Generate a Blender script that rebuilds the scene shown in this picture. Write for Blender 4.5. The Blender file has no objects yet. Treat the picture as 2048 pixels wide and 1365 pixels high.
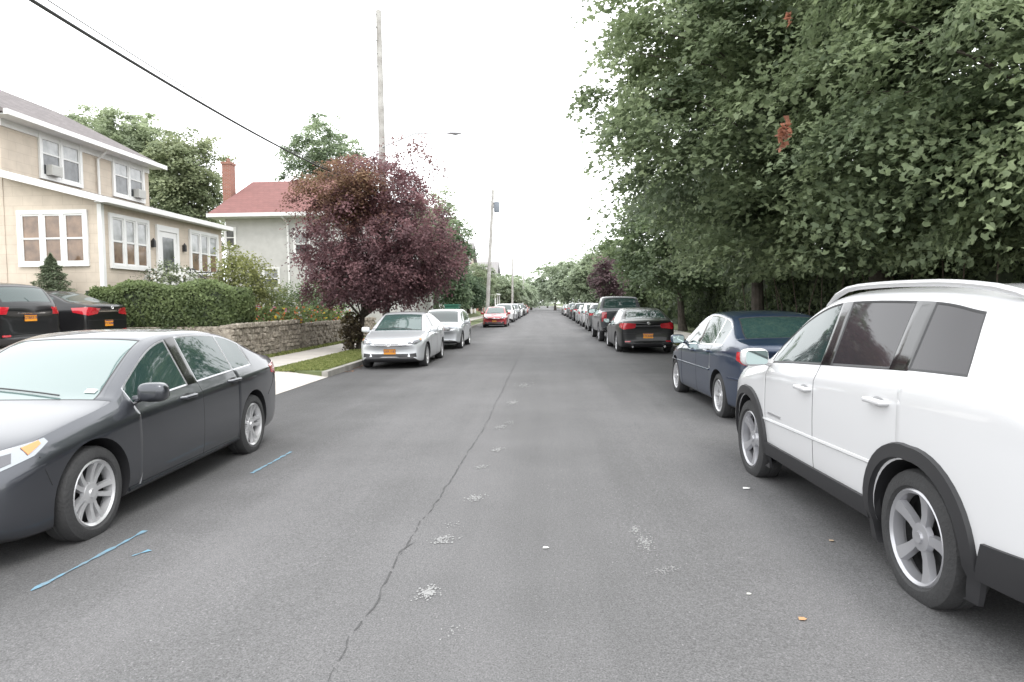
import bpy,bmesh,math,random
import numpy as np
from mathutils import Vector,Matrix,Euler
from mathutils.bvhtree import BVHTree
random.seed(7); rng=np.random.default_rng(7)
sc=bpy.context.scene; COL=sc.collection
R=math.radians
# ------------------------------------------------------------ camera
CAMZ=1.6
cam=bpy.data.cameras.new('camera'); camo=bpy.data.objects.new('camera',cam); COL.objects.link(camo)
cam.lens=24.0; cam.sensor_width=36; cam.clip_end=4000; cam.clip_start=.05
RM=Matrix.Rotation(R(2.77),4,'Z')@Matrix.Rotation(R(90-3.14),4,'X')@Matrix.Rotation(R(-0.7),4,'Z')
camo.matrix_world=Matrix.Translation((0,0,CAMZ))@RM
sc.camera=camo
R3=RM.to_3x3()
def ray(px,py): return R3@Vector(((px-1024)/1365.3,-(py-682.5)/1365.3,-1))
def gp(px,py,z=-.05):
    d=ray(px,py); t=(z-CAMZ)/d.z; return Vector((d.x*t,d.y*t,z))
def at(px,py,Y):
    d=ray(px,py); t=Y/d.y; return Vector((d.x*t,Y,CAMZ+d.z*t))
# ------------------------------------------------------------ materials
MC={}
def mat(name,col,rough=.6,metal=0,var=0,scale=4,bump=0,bscale=40,coat=0,spec=.5,ior=None,detail=6,dist=.02,col2=None):
    if name in MC: return MC[name]
    m=bpy.data.materials.new(name); m.use_nodes=True; nt=m.node_tree; b=nt.nodes['Principled BSDF']
    b.inputs['Base Color'].default_value=(*col,1); b.inputs['Roughness'].default_value=rough
    b.inputs['Metallic'].default_value=metal; b.inputs['Coat Weight'].default_value=coat
    b.inputs['Coat Roughness'].default_value=.04
    b.inputs['Specular IOR Level'].default_value=spec
    if ior: b.inputs['IOR'].default_value=ior
    tc=nt.nodes.new('ShaderNodeTexCoord')
    if var or col2:
        n=nt.nodes.new('ShaderNodeTexNoise'); n.inputs['Scale'].default_value=scale; n.inputs['Detail'].default_value=detail
        nt.links.new(tc.outputs['Object'],n.inputs['Vector'])
        r=nt.nodes.new('ShaderNodeValToRGB'); r.color_ramp.elements[0].position=.3; r.color_ramp.elements[1].position=.7
        a=[c*(1-var) for c in col]; c2=col2 if col2 else [min(1,c*(1+var)) for c in col]
        r.color_ramp.elements[0].color=(*a,1); r.color_ramp.elements[1].color=(*c2,1)
        nt.links.new(n.outputs['Fac'],r.inputs['Fac']); nt.links.new(r.outputs['Color'],b.inputs['Base Color'])
    if bump:
        n=nt.nodes.new('ShaderNodeTexNoise'); n.inputs['Scale'].default_value=bscale; n.inputs['Detail'].default_value=4
        nt.links.new(tc.outputs['Object'],n.inputs['Vector'])
        bp=nt.nodes.new('ShaderNodeBump'); bp.inputs['Strength'].default_value=bump; bp.inputs['Distance'].default_value=dist
        nt.links.new(n.outputs['Fac'],bp.inputs['Height']); nt.links.new(bp.outputs['Normal'],b.inputs['Normal'])
    MC[name]=m; return m
def brickmat(name,c1,c2,mortar,bw,bh,ms=.01,rough=.8,bump=.4,flat=False):
    if name in MC: return MC[name]
    m=bpy.data.materials.new(name); m.use_nodes=True; nt=m.node_tree; b=nt.nodes['Principled BSDF']; L=nt.links.new
    tc=nt.nodes.new('ShaderNodeTexCoord'); s=nt.nodes.new('ShaderNodeSeparateXYZ'); L(tc.outputs['Object'],s.inputs[0])
    cb=nt.nodes.new('ShaderNodeCombineXYZ')
    if flat: L(s.outputs[0],cb.inputs[0]); L(s.outputs[1],cb.inputs[1])
    else:
        a=nt.nodes.new('ShaderNodeMath'); L(s.outputs[0],a.inputs[0]); L(s.outputs[1],a.inputs[1]); L(a.outputs[0],cb.inputs[0]); L(s.outputs[2],cb.inputs[1])
    t=nt.nodes.new('ShaderNodeTexBrick'); L(cb.outputs[0],t.inputs['Vector'])
    t.inputs['Scale'].default_value=1; t.inputs['Brick Width'].default_value=bw; t.inputs['Row Height'].default_value=bh
    t.inputs['Mortar Size'].default_value=ms; t.inputs['Color1'].default_value=(*c1,1); t.inputs['Color2'].default_value=(*c2,1); t.inputs['Mortar'].default_value=(*mortar,1)
    n=nt.nodes.new('ShaderNodeTexNoise'); n.inputs['Scale'].default_value=3; n.inputs['Detail'].default_value=8; L(tc.outputs['Object'],n.inputs['Vector'])
    mx=nt.nodes.new('ShaderNodeMix'); mx.data_type='RGBA'; mx.blend_type='MULTIPLY'
    L(t.outputs['Color'],mx.inputs[6])
    rr=nt.nodes.new('ShaderNodeValToRGB'); rr.color_ramp.elements[0].position=.3; rr.color_ramp.elements[0].color=(.8,.8,.8,1); rr.color_ramp.elements[1].position=.7
    L(n.outputs['Fac'],rr.inputs['Fac']); L(rr.outputs['Color'],mx.inputs[7]); mx.inputs[0].default_value=.7
    L(mx.outputs[2],b.inputs['Base Color']); b.inputs['Roughness'].default_value=rough
    bp=nt.nodes.new('ShaderNodeBump'); bp.inputs['Strength'].default_value=bump; bp.inputs['Distance'].default_value=.01; bp.invert=True
    L(t.outputs['Fac'],bp.inputs['Height']); L(bp.outputs['Normal'],b.inputs['Normal'])
    MC[name]=m; return m
def leafmat(name,trans=.48):
    if name in MC: return MC[name]
    m=bpy.data.materials.new(name); m.use_nodes=True; nt=m.node_tree; b=nt.nodes['Principled BSDF']; L=nt.links.new
    a=nt.nodes.new('ShaderNodeAttribute'); a.attribute_name='Col'
    L(a.outputs['Color'],b.inputs['Base Color']); b.inputs['Roughness'].default_value=.55; b.inputs['Specular IOR Level'].default_value=.4
    t=nt.nodes.new('ShaderNodeBsdfTranslucent'); L(a.outputs['Color'],t.inputs['Color'])
    mx=nt.nodes.new('ShaderNodeMixShader'); mx.inputs[0].default_value=trans
    L(b.outputs[0],mx.inputs[1]); L(t.outputs[0],mx.inputs[2]); L(mx.outputs[0],nt.nodes['Material Output'].inputs['Surface'])
    MC[name]=m; return m
def paint(name,col,metal=.0,rough=.3,coat=1.0,spec=.5): return mat(name,col,rough,metal,coat=coat,spec=spec)
BLK=mat('black_plastic',(.022,.022,.024),.5)
GLOSS=mat('black_gloss',(.01,.01,.011),.15,coat=.5)
GLASS=mat('tinted_glass',(.020,.042,.040),.03,spec=.8,ior=1.55)
GLASSW=mat('windshield_glass',(.11,.16,.155),.03,spec=.8,ior=1.85)
GLASSD=mat('dark_privacy_glass',(.032,.030,.033),.03,spec=.5,ior=1.45)
CHROME=mat('chrome',(.75,.75,.76),.12,1)
MIRR=mat('mirror_silvering',(.38,.46,.45),.05,1)
ALLOY=mat('alloy_silver',(.60,.60,.61),.3,.6)
ALLOYD=mat('alloy_grey',(.44,.44,.46),.3,.6)
RUB=mat('tyre_rubber',(.035,.035,.036),.8,bump=.3,bscale=60,var=.2)
LAMP=mat('headlamp_lens',(.30,.32,.34),.08,.5,coat=1)
AMB=mat('amber_lens',(.60,.22,.05),.15,coat=1)
REDL=mat('red_lens',(.42,.015,.025),.12,coat=1)
WHT=mat('white_trim',(.70,.70,.69),.5,var=.05,scale=2)
PLATE=mat('plate_gold',(.70,.28,.02),.4); PTXT=mat('plate_navy',(.02,.03,.12),.5)
BARK=mat('bark',(.085,.072,.06),.9,var=.35,scale=6,bump=.8,bscale=25)
LEAF=leafmat('leaf')
# ------------------------------------------------------------ object helpers
def obj(name,src,m,parent=None,smooth=None,loc=None,off=None):
    if isinstance(src,bmesh.types.BMesh):
        me=bpy.data.meshes.new(name); bmesh.ops.recalc_face_normals(src,faces=src.faces[:]) if smooth!='keep' else None
        src.to_mesh(me); src.free()
    else: me=src
    if m is not None:
        for q in (m if isinstance(m,(list,tuple)) else [m]): me.materials.append(q)
    if smooth:
        me.polygons.foreach_set('use_smooth',[True]*len(me.polygons))
        try: me.set_sharp_from_angle(angle=R(35))
        except Exception: pass
    o=bpy.data.objects.new(name,me); COL.objects.link(o)
    if parent is not None:
        o.parent=parent
        if off is not None: me.transform(Matrix.Translation(-Vector(off)))
    if loc is not None: o.location=loc
    return o
def tag(o,label=None,cat=None,group=None,kind=None):
    if label: o['label']=label
    if cat: o['category']=cat
    if group: o['group']=group
    if kind: o['kind']=kind
    return o
def thing(name,label,cat,loc=(0,0,0),group=None):
    o=bpy.data.objects.new(name,None); COL.objects.link(o); o.location=loc; o.empty_display_size=.2
    return tag(o,label,cat,group)
def struct(name,bm,m): return tag(obj(name,bm,m),kind='structure')
def copy_tree(o,parent=None):
    c=o.copy(); COL.objects.link(c); c.parent=parent
    for ch in list(o.children): copy_tree(ch,c)
    return c
def box(bm,x0,x1,y0,y1,z0,z1,M=None):
    vs=[bm.verts.new((M@Vector(p)) if M else p) for p in [(x0,y0,z0),(x1,y0,z0),(x1,y1,z0),(x0,y1,z0),(x0,y0,z1),(x1,y0,z1),(x1,y1,z1),(x0,y1,z1)]]
    for f in [(0,3,2,1),(4,5,6,7),(0,1,5,4),(1,2,6,5),(2,3,7,6),(3,0,4,7)]: bm.faces.new([vs[i] for i in f])
def tube(bm,pts,rad,seg=8,cap=True):
    pts=[Vector(p) for p in pts]; n=len(pts)
    if not hasattr(rad,'__len__'): rad=[rad]*n
    rings=[]; a=None
    for i,p in enumerate(pts):
        d=(pts[min(i+1,n-1)]-pts[max(i-1,0)]).normalized()
        if a is None: a=d.orthogonal().normalized()
        else:
            a=a-d*a.dot(d); a=a.normalized() if a.length>1e-6 else d.orthogonal().normalized()
        b=d.cross(a)
        rings.append([bm.verts.new(p+(a*math.cos(2*math.pi*k/seg)+b*math.sin(2*math.pi*k/seg))*rad[i]) for k in range(seg)])
    for i in range(n-1):
        for k in range(seg):
            bm.faces.new((rings[i][k],rings[i][(k+1)%seg],rings[i+1][(k+1)%seg],rings[i+1][k]))
    if cap: bm.faces.new(rings[0][::-1]); bm.faces.new(rings[-1])
def lathe(bm,prof,seg=32,axis='y',closed=False):
    rings=[]
    for r,h in prof:
        ring=[]
        for k in range(seg):
            a=2*math.pi*k/seg
            ring.append(bm.verts.new((r*math.cos(a),h,r*math.sin(a)) if axis=='y' else (r*math.cos(a),r*math.sin(a),h)))
        rings.append(ring)
    n=len(rings)
    for i in range(n if closed else n-1):
        for k in range(seg): bm.faces.new((rings[i][k],rings[i][(k+1)%seg],rings[(i+1)%n][(k+1)%seg],rings[(i+1)%n][k]))
    return rings
def sheet(bm,pts): bm.faces.new([bm.verts.new(p) for p in pts])
# ------------------------------------------------------------ leaves
STAR=np.array([(0,0),(.36,.05),(.55,.48),(.20,.52),(0,1.05),(-.20,.52),(-.55,.48),(-.36,.05)])
KITE=np.array([(0,0),(.34,.42),(0,1),(-.34,.42)])
def leafmesh(name,P,N,size,C,shape=KITE,m=None,parent=None,off=None):
    P=np.asarray(P,float); n=len(P); k=len(shape)
    N=N/np.linalg.norm(N,axis=1,keepdims=True)
    r=rng.normal(size=(n,3)); U=np.cross(N,r); U/=np.linalg.norm(U,axis=1,keepdims=True); V=np.cross(N,U)
    s=np.broadcast_to(np.asarray(size),(n,))[:,None,None]
    su=shape[:,0][None,:,None]; sv=(shape[:,1]-.5)[None,:,None]
    fold=(np.abs(shape[:,0])*.35)[None,:,None]
    W=P[:,None,:]+s*(U[:,None,:]*su+V[:,None,:]*sv+N[:,None,:]*fold)
    if off is not None: W=W-np.array(off)
    me=bpy.data.meshes.new(name); me.vertices.add(n*k); me.vertices.foreach_set('co',W.reshape(-1).astype(np.float32))
    me.loops.add(n*k); me.loops.foreach_set('vertex_index',np.arange(n*k,dtype=np.int32))
    me.polygons.add(n); me.polygons.foreach_set('loop_start',np.arange(0,n*k,k,dtype=np.int32))
    me.update(calc_edges=True)
    a=me.color_attributes.new('Col','FLOAT_COLOR','POINT')
    cc=np.ones((n,k,4),np.float32); cc[:,:,:3]=np.clip(C,0,1)[:,None,:]; a.data.foreach_set('color',cc.reshape(-1))
    me.materials.append(m or LEAF)
    o=bpy.data.objects.new(name,me); COL.objects.link(o); o.parent=parent
    return o
def crown(ells,nspray,per,rs,zmin=-9,cols=((.05,.09,.035),(.10,.15,.06)),inner=.45,droop=.35,thick=.10,flat=.9,gap=0,bump=.13):
    P=[];N=[];C=[];S=[]
    w=np.array([e[6] if len(e)>6 else e[3]*e[4]*e[5] for e in ells]); w=w/w.sum()
    c0=np.array(cols[0]); c1=np.array(cols[1])
    ph=rng.uniform(0,6.28,6)
    tries=0
    while len(S)<nspray and tries<nspray*8:
        tries+=1
        e=ells[rng.choice(len(ells),p=w)]
        d=rng.normal(size=3); d/=np.linalg.norm(d)
        lump=1+bump*math.sin(5*d[0]+ph[0]+3*d[2])+bump*math.sin(6*d[1]+ph[1]+4*d[2]+ph[2])
        t=(inner+(1-inner)*rng.random()**.6)*lump
        c=np.array(e[:3])+d*np.array(e[3:6])*t
        if c[2]<zmin+.2: continue
        if gap and math.sin(1.9*c[0]+ph[3])*math.sin(1.4*c[1]+ph[4])+math.sin(1.7*c[2]+ph[5]+c[0]*.5)*.7<-gap and c[2]>4: continue
        S.append(c)
        r=rs*rng.uniform(.55,1.3); k=int(per*rng.uniform(.6,1.3))
        out=d.copy(); nd=np.array([0,0,flat])+out*.45+rng.normal(size=3)*.25; nd/=np.linalg.norm(nd)
        u=np.cross(nd,rng.normal(size=3)); u/=np.linalg.norm(u); v=np.cross(nd,u)
        a=np.clip(rng.normal(size=(k,3)),-2,2)*np.array([.5,.38,thick/r])*r
        q=c+a[:,:1]*u+a[:,1:2]*v+a[:,2:]*nd
        q[:,2]-=droop*(a[:,0]**2+a[:,1]**2)/max(r,.1)
        P.append(q); N.append(nd*1.0+rng.normal(size=(k,3))*.38)
        f=np.clip(rng.normal(.42+.25*d[2]+.30*(t-.7),.24),0,1)  # painted shading: sprays lighter on top and outside, darker below and inside
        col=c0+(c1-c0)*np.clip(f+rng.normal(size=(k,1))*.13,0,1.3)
        C.append(col)
    P=np.concatenate(P);N=np.concatenate(N);C=np.concatenate(C)
    ok=P[:,2]>zmin
    return P[ok],N[ok],C[ok],S
def tree(name,label,base,ells,nspray,per,rs,size,trunk_r=.2,fork=2.2,zmin=-9,cols=((.05,.09,.035),(.10,.15,.06)),shape=KITE,group=None,limbs=26,inner=.45,extra=None,flat=.9,droop=.35,dead=None,gap=0,bump=.13):
    base=Vector(base); t=thing(name,label,'tree',base,group)
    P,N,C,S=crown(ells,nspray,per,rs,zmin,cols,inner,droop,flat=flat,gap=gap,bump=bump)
    bm=bmesh.new()
    top=Vector((ells[0][0],ells[0][1],ells[0][2]+ells[0][5]*.55))
    pts=[];rr=[]
    for i in range(9):
        f=i/8; p=base.lerp(top,f); p.x+=math.sin(f*5+base.y)*.12*f*3; p.y+=math.cos(f*4+base.x)*.1*f*3
        pts.append(p); rr.append(trunk_r*(1.35 if i==0 else 1)*(1-f*.85))
    tube(bm,pts,rr,10)
    for i in range(limbs):
        s=Vector(S[rng.integers(len(S))])
        if s.z<base.z+fork: s.z=base.z+fork+.3
        f=min(.85,max((fork/ max(.1,(top.z-base.z))),(s.z-base.z)*.45/max(.1,(top.z-base.z))))
        k=f*8; j=int(k); st=pts[j].lerp(pts[min(j+1,8)],k-j); L=(s-st).length
        m1=st.lerp(s,.35)+Vector((rng.normal()*.12,rng.normal()*.12,L*.10)); m2=st.lerp(s,.7)+Vector((rng.normal()*.18,rng.normal()*.18,L*.12))
        r0=min(.05,max(.015,trunk_r*(1-f*.85)*.4))
        tube(bm,[st,m1,m2,s],[r0,r0*.65,r0*.35,.006],5)
    obj('trunk',bm,BARK,t,smooth=True,off=base)
    if extra is not None:
        P=np.concatenate([P,extra[0]]);N=np.concatenate([N,extra[1]]);C=np.concatenate([C,extra[2]])
    sz=size*rng.uniform(.65,1.25,len(P))
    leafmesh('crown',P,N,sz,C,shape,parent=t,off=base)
    if dead is not None:
        for q in dead: leafmesh('dead_leaf_cluster',q[0],q[1],.10*rng.uniform(.6,1.2,len(q[0])),q[2],KITE,parent=t,off=base)
    return t
def bush(name,label,c,r,n,size,cols,cat='shrub',group=None,flowers=None):
    c=np.array(c,float); t=thing(name,label,cat,tuple(c-[0,0,r[2]]),group)
    P,N,C,S=crown([(c[0],c[1],c[2],r[0],r[1],r[2])],max(6,n//30),30,min(r)*.55,c[2]-r[2],cols,.35,thick=.08,flat=.5)
    leafmesh('foliage',P,N,size*rng.uniform(.7,1.3,len(P)),C,parent=t,off=c-[0,0,r[2]])
    bm=bmesh.new()
    for i in range(5):
        s=Vector(S[rng.integers(len(S))]); b=Vector(c)-Vector((0,0,r[2]+.03)); tube(bm,[b,b.lerp(s,.5)+Vector((0,0,.05)),s],[.03,.02,.008],5)
    obj('stem',bm,BARK,t,off=c-[0,0,r[2]])
    if flowers:
        d=rng.normal(size=(flowers[0],3)); d/=np.linalg.norm(d,axis=1,keepdims=True); d[:,2]=np.abs(d[:,2])*.9-.1
        Q=c+d*np.array(r)*rng.uniform(.85,1.05,(flowers[0],1))
        leafmesh('blossom',Q,d+rng.normal(size=d.shape)*.3,flowers[2],np.tile(flowers[1],(flowers[0],1)),STAR,parent=t,off=c-[0,0,r[2]])
    return t
def hedgebox(name,label,x0,x1,y0,y1,z0,z1,n,size,cols,cat='hedge',group=None,rough=1):
    base=np.array([(x0+x1)/2,(y0+y1)/2,z0]); t=thing(name,label,cat,tuple(base),group)
    P=rng.uniform([x0,y0,z0],[x1,y1,z1],(n,3)); cen=np.array([(x0+x1)/2,(y0+y1)/2,(z0+z1)/2]); h=np.array([(x1-x0)/2,(y1-y0)/2,(z1-z0)/2])
    ax=rng.choice(3,n,p=[.3,.35,.35]) if (y1-y0)<4 else rng.choice(3,n,p=[.6,.1,.3]); q=(P-cen)/h
    i=np.arange(n); sgn=np.sign(q[i,ax]); sgn[ax==2]=1
    q[i,ax]=sgn*(1-np.abs(rng.normal(0,.10,n)))
    q*= (1-.10*(np.abs(q[:,[1,2,0]])**4+np.abs(q[:,[2,0,1]])**4))
    P=cen+q*h+rng.normal(size=(n,3))*.03*rough
    wav=.08*np.sin(P[:,0]*3.1+P[:,1]*2.3)+.05*np.sin(P[:,0]*7+P[:,2]*5); P[:,2]+=wav*(q[:,2]>.5)*rough; P[:,1]+=wav*.8; P[:,0]+=wav*1.3*np.sin(P[:,1]*2.1+P[:,2])*rough
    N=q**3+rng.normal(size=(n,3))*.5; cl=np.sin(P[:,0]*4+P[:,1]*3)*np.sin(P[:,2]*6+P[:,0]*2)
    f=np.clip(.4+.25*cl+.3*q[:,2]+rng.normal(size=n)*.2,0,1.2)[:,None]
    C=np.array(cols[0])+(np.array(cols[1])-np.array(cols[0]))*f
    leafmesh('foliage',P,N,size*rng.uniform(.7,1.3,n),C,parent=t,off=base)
    bm=bmesh.new(); k=.16
    box(bm,x0+k,x1-k,y0+k,y1-k,z0,z1-k)
    obj('shade_core',bm,mat('hedge_shadow',(.04,.052,.03),1,var=.5,scale=8),t,off=base)  # solid dark core, colours in the shade between the leaves
    return t
# ------------------------------------------------------------ cars
SED=dict(st=[2.36,2.33,2.22,2.02,1.75,1.4,1.1,.93,.72,.45,.2,-.02,-.12,-.6,-1.05,-1.25,-1.5,-1.72,-1.95,-2.22,-2.38,-2.44,-2.46],
 top=[(2.36,.60),(2.33,.67),(2.22,.745),(2.02,.82),(1.4,.92),(1.1,.965),(.72,1.16),(.45,1.30),(.2,1.40),(-.12,1.45),(-.5,1.46),(-.9,1.445),(-1.25,1.39),(-1.5,1.30),(-1.72,1.20),(-1.95,1.11),(-2.22,1.085),(-2.38,1.07),(-2.44,1.02),(-2.46,.93)],
 belt=[(2.36,.53),(2.33,.60),(2.22,.67),(2.02,.75),(1.1,.885),(0,.93),(-1.4,.99),(-2.0,1.02),(-2.38,1.0),(-2.46,.87)],
 wid=[(2.36,.66),(2.33,.74),(2.22,.81),(2.02,.865),(1.4,.91),(0,.915),(-1.5,.91),(-2.1,.875),(-2.38,.82),(-2.44,.78),(-2.46,.70)],
 bow=[(2.36,.20),(2.0,.22),(1.4,.12),(1.1,.14),(.9,.08),(.2,.05),(-.3,0),(-1.25,-.04),(-1.9,-.10),(-2.3,-.14),(-2.46,-.12)],
 zb=[(2.36,.34),(2.33,.24),(2.2,.17),(-2.2,.19),(-2.4,.24),(-2.46,.36)],
 xc=1.1,xh=.2,xrh=-1.25,xd=-1.95,wr=.635,doors=[(.93,-.12),(-.12,-1.05)],wins=[(.93,-.02),(-.12,-1.05),(-1.05,-1.5)],
 hood=(2.22,1.1),trunk=(-1.95,-2.38),H=1.46,hw=.915,key=(-2.46,-1.39,1.39,2.36),ax=(1.39,-1.39))
SUV=dict(st=[2.22,2.19,2.08,1.85,1.6,1.35,1.14,.97,.75,.55,.35,.1,-.10,-.18,-.6,-1.08,-1.18,-1.45,-1.70,-1.88,-2.02,-2.16,-2.28,-2.34,-2.36],
 top=[(2.22,.72),(2.19,.84),(2.08,.95),(1.85,1.0),(1.35,1.06),(1.14,1.10),(.75,1.345),(.55,1.47),(.35,1.56),(.05,1.63),(-.4,1.655),(-1.3,1.64),(-1.85,1.59),(-2.02,1.55),(-2.16,1.36),(-2.28,1.18),(-2.34,1.08),(-2.36,.95)],
 belt=[(2.22,.66),(2.19,.78),(2.08,.88),(1.14,1.03),(.97,1.06),(0,1.11),(-1.3,1.185),(-2.1,1.21),(-2.3,1.10),(-2.36,.9)],
 wid=[(2.22,.70),(2.19,.78),(2.08,.84),(1.85,.89),(1.35,.92),(0,.925),(-1.6,.92),(-2.1,.88),(-2.28,.84),(-2.34,.80),(-2.36,.74)],
 bow=[(2.22,.16),(1.85,.18),(1.35,.1),(1.14,.12),(.9,.06),(.35,.05),(-.3,0),(-1.9,-.02),(-2.1,-.08),(-2.36,-.1)],
 zb=[(2.22,.40),(2.19,.30),(2.05,.24),(-2.1,.26),(-2.3,.32),(-2.36,.42)],
 xc=1.14,xh=.35,xrh=-2.02,xd=-2.28,wr=.70,doors=[(.97,-.10),(-.10,-1.18)],wins=[(.97,-.10),(-.18,-1.08),(-1.18,-1.70)],rail=.085,
 hood=(2.08,1.14),trunk=(-9,-10),H=1.655,hw=.925,key=(-2.36,-1.35,1.35,2.22),ax=(1.35,-1.35))
PKP=dict(st=[2.88,2.85,2.75,2.45,2.0,1.6,1.25,1.1,.85,.65,.45,.1,0,-.5,-.95,-1.02,-1.12,-1.2,-1.35,-2.0,-2.6,-2.82,-2.87,-2.88],
 top=[(2.88,.9),(2.85,1.02),(2.75,1.12),(2.0,1.17),(1.25,1.22),(.85,1.53),(.45,1.83),(.1,1.9),(-.5,1.93),(-.95,1.90),(-1.02,1.87),(-1.12,1.6),(-1.2,1.36),(-1.35,1.335),(-2.6,1.33),(-2.82,1.33),(-2.87,1.31),(-2.88,1.2)],
 belt=[(2.88,.82),(2.85,.95),(2.75,1.05),(1.25,1.16),(0,1.2),(-1.2,1.24),(-1.35,1.30),(-2.82,1.30),(-2.88,1.15)],
 wid=[(2.88,.84),(2.75,.93),(2.0,.98),(0,1.0),(-2.6,.99),(-2.82,.98),(-2.88,.95)],
 bow=[(2.88,.1),(1.25,.1),(.4,.04),(-.5,0),(-2.88,-.01)],
 zb=[(2.88,.5),(2.75,.34),(-2.7,.42),(-2.88,.52)],
 xc=1.25,xh=.45,xrh=-1.02,xd=-1.2,wr=.74,doors=[(1.1,0),(0,-.95)],wins=[(1.1,.1),(0,-.95)],
 hood=(2.75,1.25),trunk=(-9,-10),H=1.93,hw=1.0,key=(-2.88,-1.75,1.9,2.88),ax=(1.9,-1.75))
WC={}
def wheel_parts(r,style,w=.215):
    k=(r,style,w)
    if k in WC: return WC[k]
    rr=r*.70; h=w/2
    bm=bmesh.new()
    lathe(bm,[(rr,-h*.8),(rr+.02,-h),(r-.05,-h*1.02),(r-.012,-h*.85),(r,-h*.6),(r,-.01),(r-.008,0),(r,.01),(r,h*.6),(r-.012,h*.85),(r-.05,h*1.02),(rr+.02,h),(rr,h*.8)],48,closed=True)
    ty=bpy.data.meshes.new('tyre'); bmesh.ops.recalc_face_normals(bm,faces=bm.faces[:]); bm.to_mesh(ty); bm.free(); ty.materials.append(RUB)
    bm=bmesh.new()
    g=lathe(bm,[(rr+.004,-h*.8),(rr-.01,-h*.3),(rr-.015,-h*.2),(.001,-h*.2)],32)
    lathe(bm,[(.14,-h*.18),(.14,h*.05),(.06,h*.05)],24)
    ba=bpy.data.meshes.new('wheel'); bmesh.ops.recalc_face_normals(bm,faces=bm.faces[:]); bm.to_mesh(ba); bm.free(); ba.materials.append(mat('brake_dark',(.022,.022,.023),.6,.3))
    bm=bmesh.new()
    lathe(bm,[(rr-.012,h*.1),(rr+.006,h*.84),(rr-.006,h*.92),(rr-.022,h*.80),(rr-.028,h*.3)],48)
    lathe(bm,[(.001,h*.74),(.03,h*.76),(.034,h*.66),(.075,h*.62),(.085,h*.35)],24)
    n={'five':5,'ten':10,'split':5,'seven':7}[style]
    for i in range(n):
        M=Matrix.Rotation(2*math.pi*i/n+.3,4,'Y')
        offs=[0] if style!='split' else [-1,1]
        for sd in offs:
            w0,w1={'five':(.042,.036),'ten':(.016,.014),'split':(.019,.022),'seven':(.024,.022)}[style]
            secs=[]
            for f in (0,.35,.7,1):
                rad=.055+(rr-.02-.055)*f; yy=h*(.60+.22*f-.10*math.sin(f*3.14)); ww=w0+(w1-w0)*f
                cx=sd*(.016+ (.030)*f)
                if style=='five': ww=.027+.020*f**1.5
                secs.append([M@Vector((cx-ww,yy-.035,rad)),M@Vector((cx-ww*.8,yy,rad)),M@Vector((cx+ww*.8,yy,rad)),M@Vector((cx+ww,yy-.035,rad))])
            vs=[[bm.verts.new(p) for p in s] for s in secs]
            for a in range(3):
                for b in range(3): bm.faces.new((vs[a][b],vs[a][b+1],vs[a+1][b+1],vs[a+1][b]))
    ri=bpy.data.meshes.new('rim'); bmesh.ops.recalc_face_normals(bm,faces=bm.faces[:]); bm.to_mesh(ri); bm.free()
    for me in (ty,ba,ri):
        me.polygons.foreach_set('use_smooth',[True]*len(me.polygons)); me.set_sharp_from_angle(angle=R(35))
    WC[k]=(ba,ty,ri); return WC[k]
def textmesh(s,size):
    c=bpy.data.curves.new('t','FONT'); c.body=s; c.size=size; c.align_x='CENTER'; c.align_y='CENTER'; c.extrude=.0015
    o=bpy.data.objects.new('t',c); COL.objects.link(o)
    dg=bpy.context.evaluated_depsgraph_get(); me=bpy.data.meshes.new_from_object(o.evaluated_get(dg)); bpy.data.objects.remove(o); 
    me.materials.clear(); return me
def superegg(bm,c,dims,e=.6,u=20,v=12):
    r=bmesh.ops.create_uvsphere(bm,u_segments=u,v_segments=v,radius=1)
    for q in r['verts']:
        q.co=Vector(c)+Vector([math.copysign(abs(t)**e,t)*d/2 for t,d in zip(q.co,dims)])
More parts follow.
